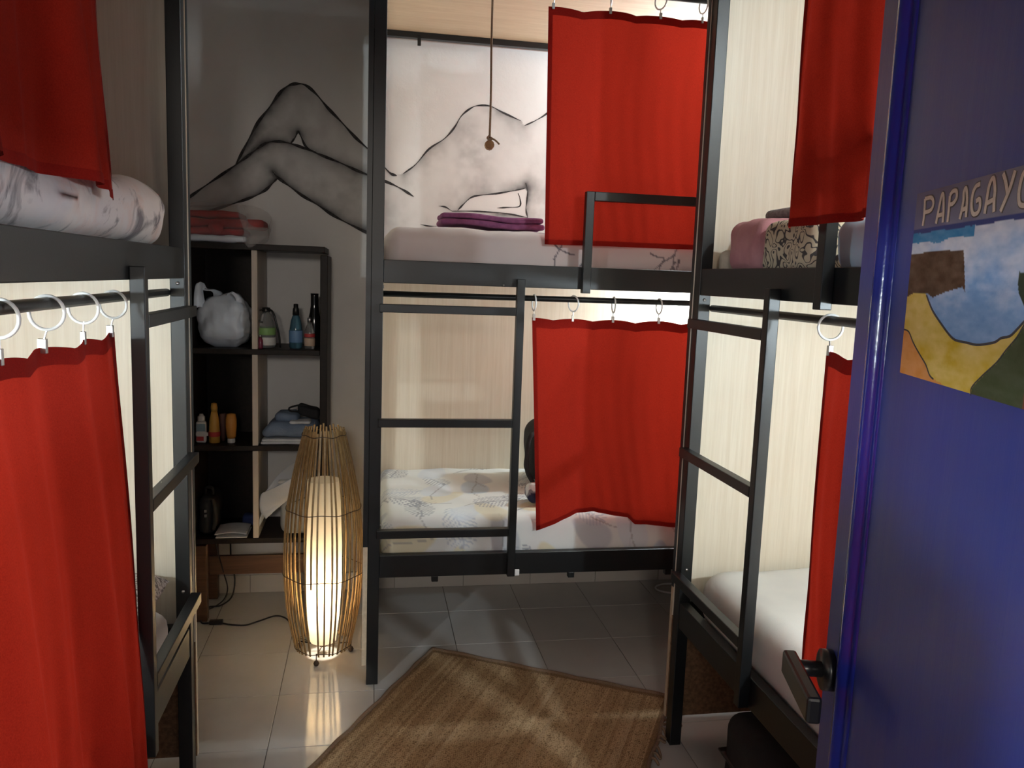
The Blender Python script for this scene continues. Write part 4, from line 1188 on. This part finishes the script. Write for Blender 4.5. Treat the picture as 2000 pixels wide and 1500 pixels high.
navy = (np.abs(Q[:, 1]-1.5655) < .0032+.001*nA)
col = np.where(navy[:, None], np.array([.04, .05, .16]), col)
band = Q[:, 1] > 1.5675
col = np.where(band[:, None], np.array([.16, .145, .22])+(.03*nA)[:, None]+np.clip((Q[:, 0:1]-.2)*.25, 0, .05)*np.array([1, 1, .2]), col)
col = np.clip(col, .008, 1)
bd = door_box('sign', UL, UR, -.0041, -.0007, ZB_, ZT_, 'brown_plastic', dr, .0004)
P = np.array([dp(a_, -.0005, b_) for a_, b_ in Q]).reshape(nu, nv, 3)
link('painting', grid_mesh('painting', P, col, flip=True), 'painted', bd)
mat('letter_cream', (.62, .50, .40), .7, var=(.54, .42, .33), vscale=300)
mat('letter_shadow', (.10, .075, .06), .7)
mat('paint_outline', (.05, .045, .05), .7)
def stroke(name, pts, w, m, par, n0=-.0059, k=4, th=.0005):
    P_ = [np.array((p.x, p.y)) for p in spline([(a_, b_, 0) for a_, b_ in pts], k)]
    vs, fs = [], []; N = len(P_)
    for i in range(N):
        t_ = P_[min(i+1, N-1)]-P_[max(i-1, 0)]; t_ = t_/(np.linalg.norm(t_)+1e-9); nn = np.array([-t_[1], t_[0]])
        for s_ in (-1, 1):
            q = P_[i]+nn*w*.5*s_
            vs.append(dp(q[0], n0, q[1])); vs.append(dp(q[0], n0+th, q[1]))
    for i in range(N-1):
        a_, b_ = i*4, (i+1)*4
        fs += [(a_+1, b_+1, b_+3, a_+3), (a_, b_, b_+1, a_+1), (a_+2, a_+3, b_+3, b_+2)]
    fs += [(0, 1, 3, 2), tuple((N-1)*4+q for q in (0, 2, 3, 1))]
    return vs, fs
def letter(strokes, w=.0040):
    for (dw, m, nm, n0) in ((.0022, 'letter_shadow', 'letter_outline', -.00045), (0, 'letter_cream', 'letter', -.0002)):
        V_, F_ = [], []
        for pts in strokes:
            vs, fs = stroke(nm, pts, w+dw, m, bd, n0)
            F_ += [tuple(i+len(V_) for i in f_) for f_ in fs]; V_ += vs
        me = bpy.data.meshes.new(nm); me.from_pydata(V_, [], F_); me.update()
        bm = bmesh.new(); bm.from_mesh(me); bmesh.ops.recalc_face_normals(bm, faces=bm.faces); bm.to_mesh(me); bm.free()
        link(nm, me, m, bd)
LT = [
 [[(.1903,1.5700),(.1915,1.5822),(.1895,1.5980)],[(.1895,1.5980),(.2063,1.5975),(.2125,1.5911),(.2080,1.5850),(.1930,1.5835)]],
 [[(.2240,1.5700),(.2270,1.5828),(.2310,1.5968),(.2350,1.5968),(.2390,1.5818),(.2400,1.5700)],[(.2262,1.5777),(.2390,1.5782)]],
 [[(.2510,1.5695),(.2512,1.5808),(.2505,1.5950)],[(.2505,1.5950),(.2560,1.5985),(.2640,1.5980),(.2660,1.5915),(.2595,1.5869),(.2515,1.5862)]],
 [[(.2776,1.5705),(.2800,1.5783),(.2816,1.588),(.2806,1.5950),(.2842,1.5985),(.2883,1.5906),(.2898,1.5808),(.2905,1.5712)],[(.2795,1.5785),(.2895,1.5797)]],
 [[(.3120,1.5990),(.3043,1.5977),(.2996,1.5919),(.2994,1.5815),(.3043,1.5733),(.3134,1.5735),(.3165,1.5791),(.3140,1.5854),(.3080,1.5842)]],
 [[(.3268,1.5715),(.3283,1.585),(.3300,1.596),(.3360,1.6015),(.3412,1.5912),(.3418,1.5822),(.3435,1.5715)],[(.3290,1.5804),(.3410,1.5825)]],
 [[(.3552,1.5712),(.3614,1.5802),(.3678,1.5905),(.3726,1.6030)],[(.3530,1.6030),(.3590,1.5950),(.3640,1.5850)]],
 [[(.3960,1.6015),(.3880,1.6000),(.3841,1.5936),(.3828,1.5832),(.3862,1.5745),(.3960,1.5725),(.4050,1.5750),(.4085,1.5840),(.4070,1.5945),(.4020,1.6005),(.3960,1.6015)]]]
for s_ in LT: letter(s_)
for pts, w in ((riv, .0022), (ora[:-1], .0016), (grn, .0012)):
    vs, fs = stroke('paint_line', pts, w, 'paint_outline', bd, -.0004, 3, .0003)
    me = bpy.data.meshes.new('paint_line'); me.from_pydata(vs, [], fs); me.update()
    link('paint_line', me, 'paint_outline', bd)
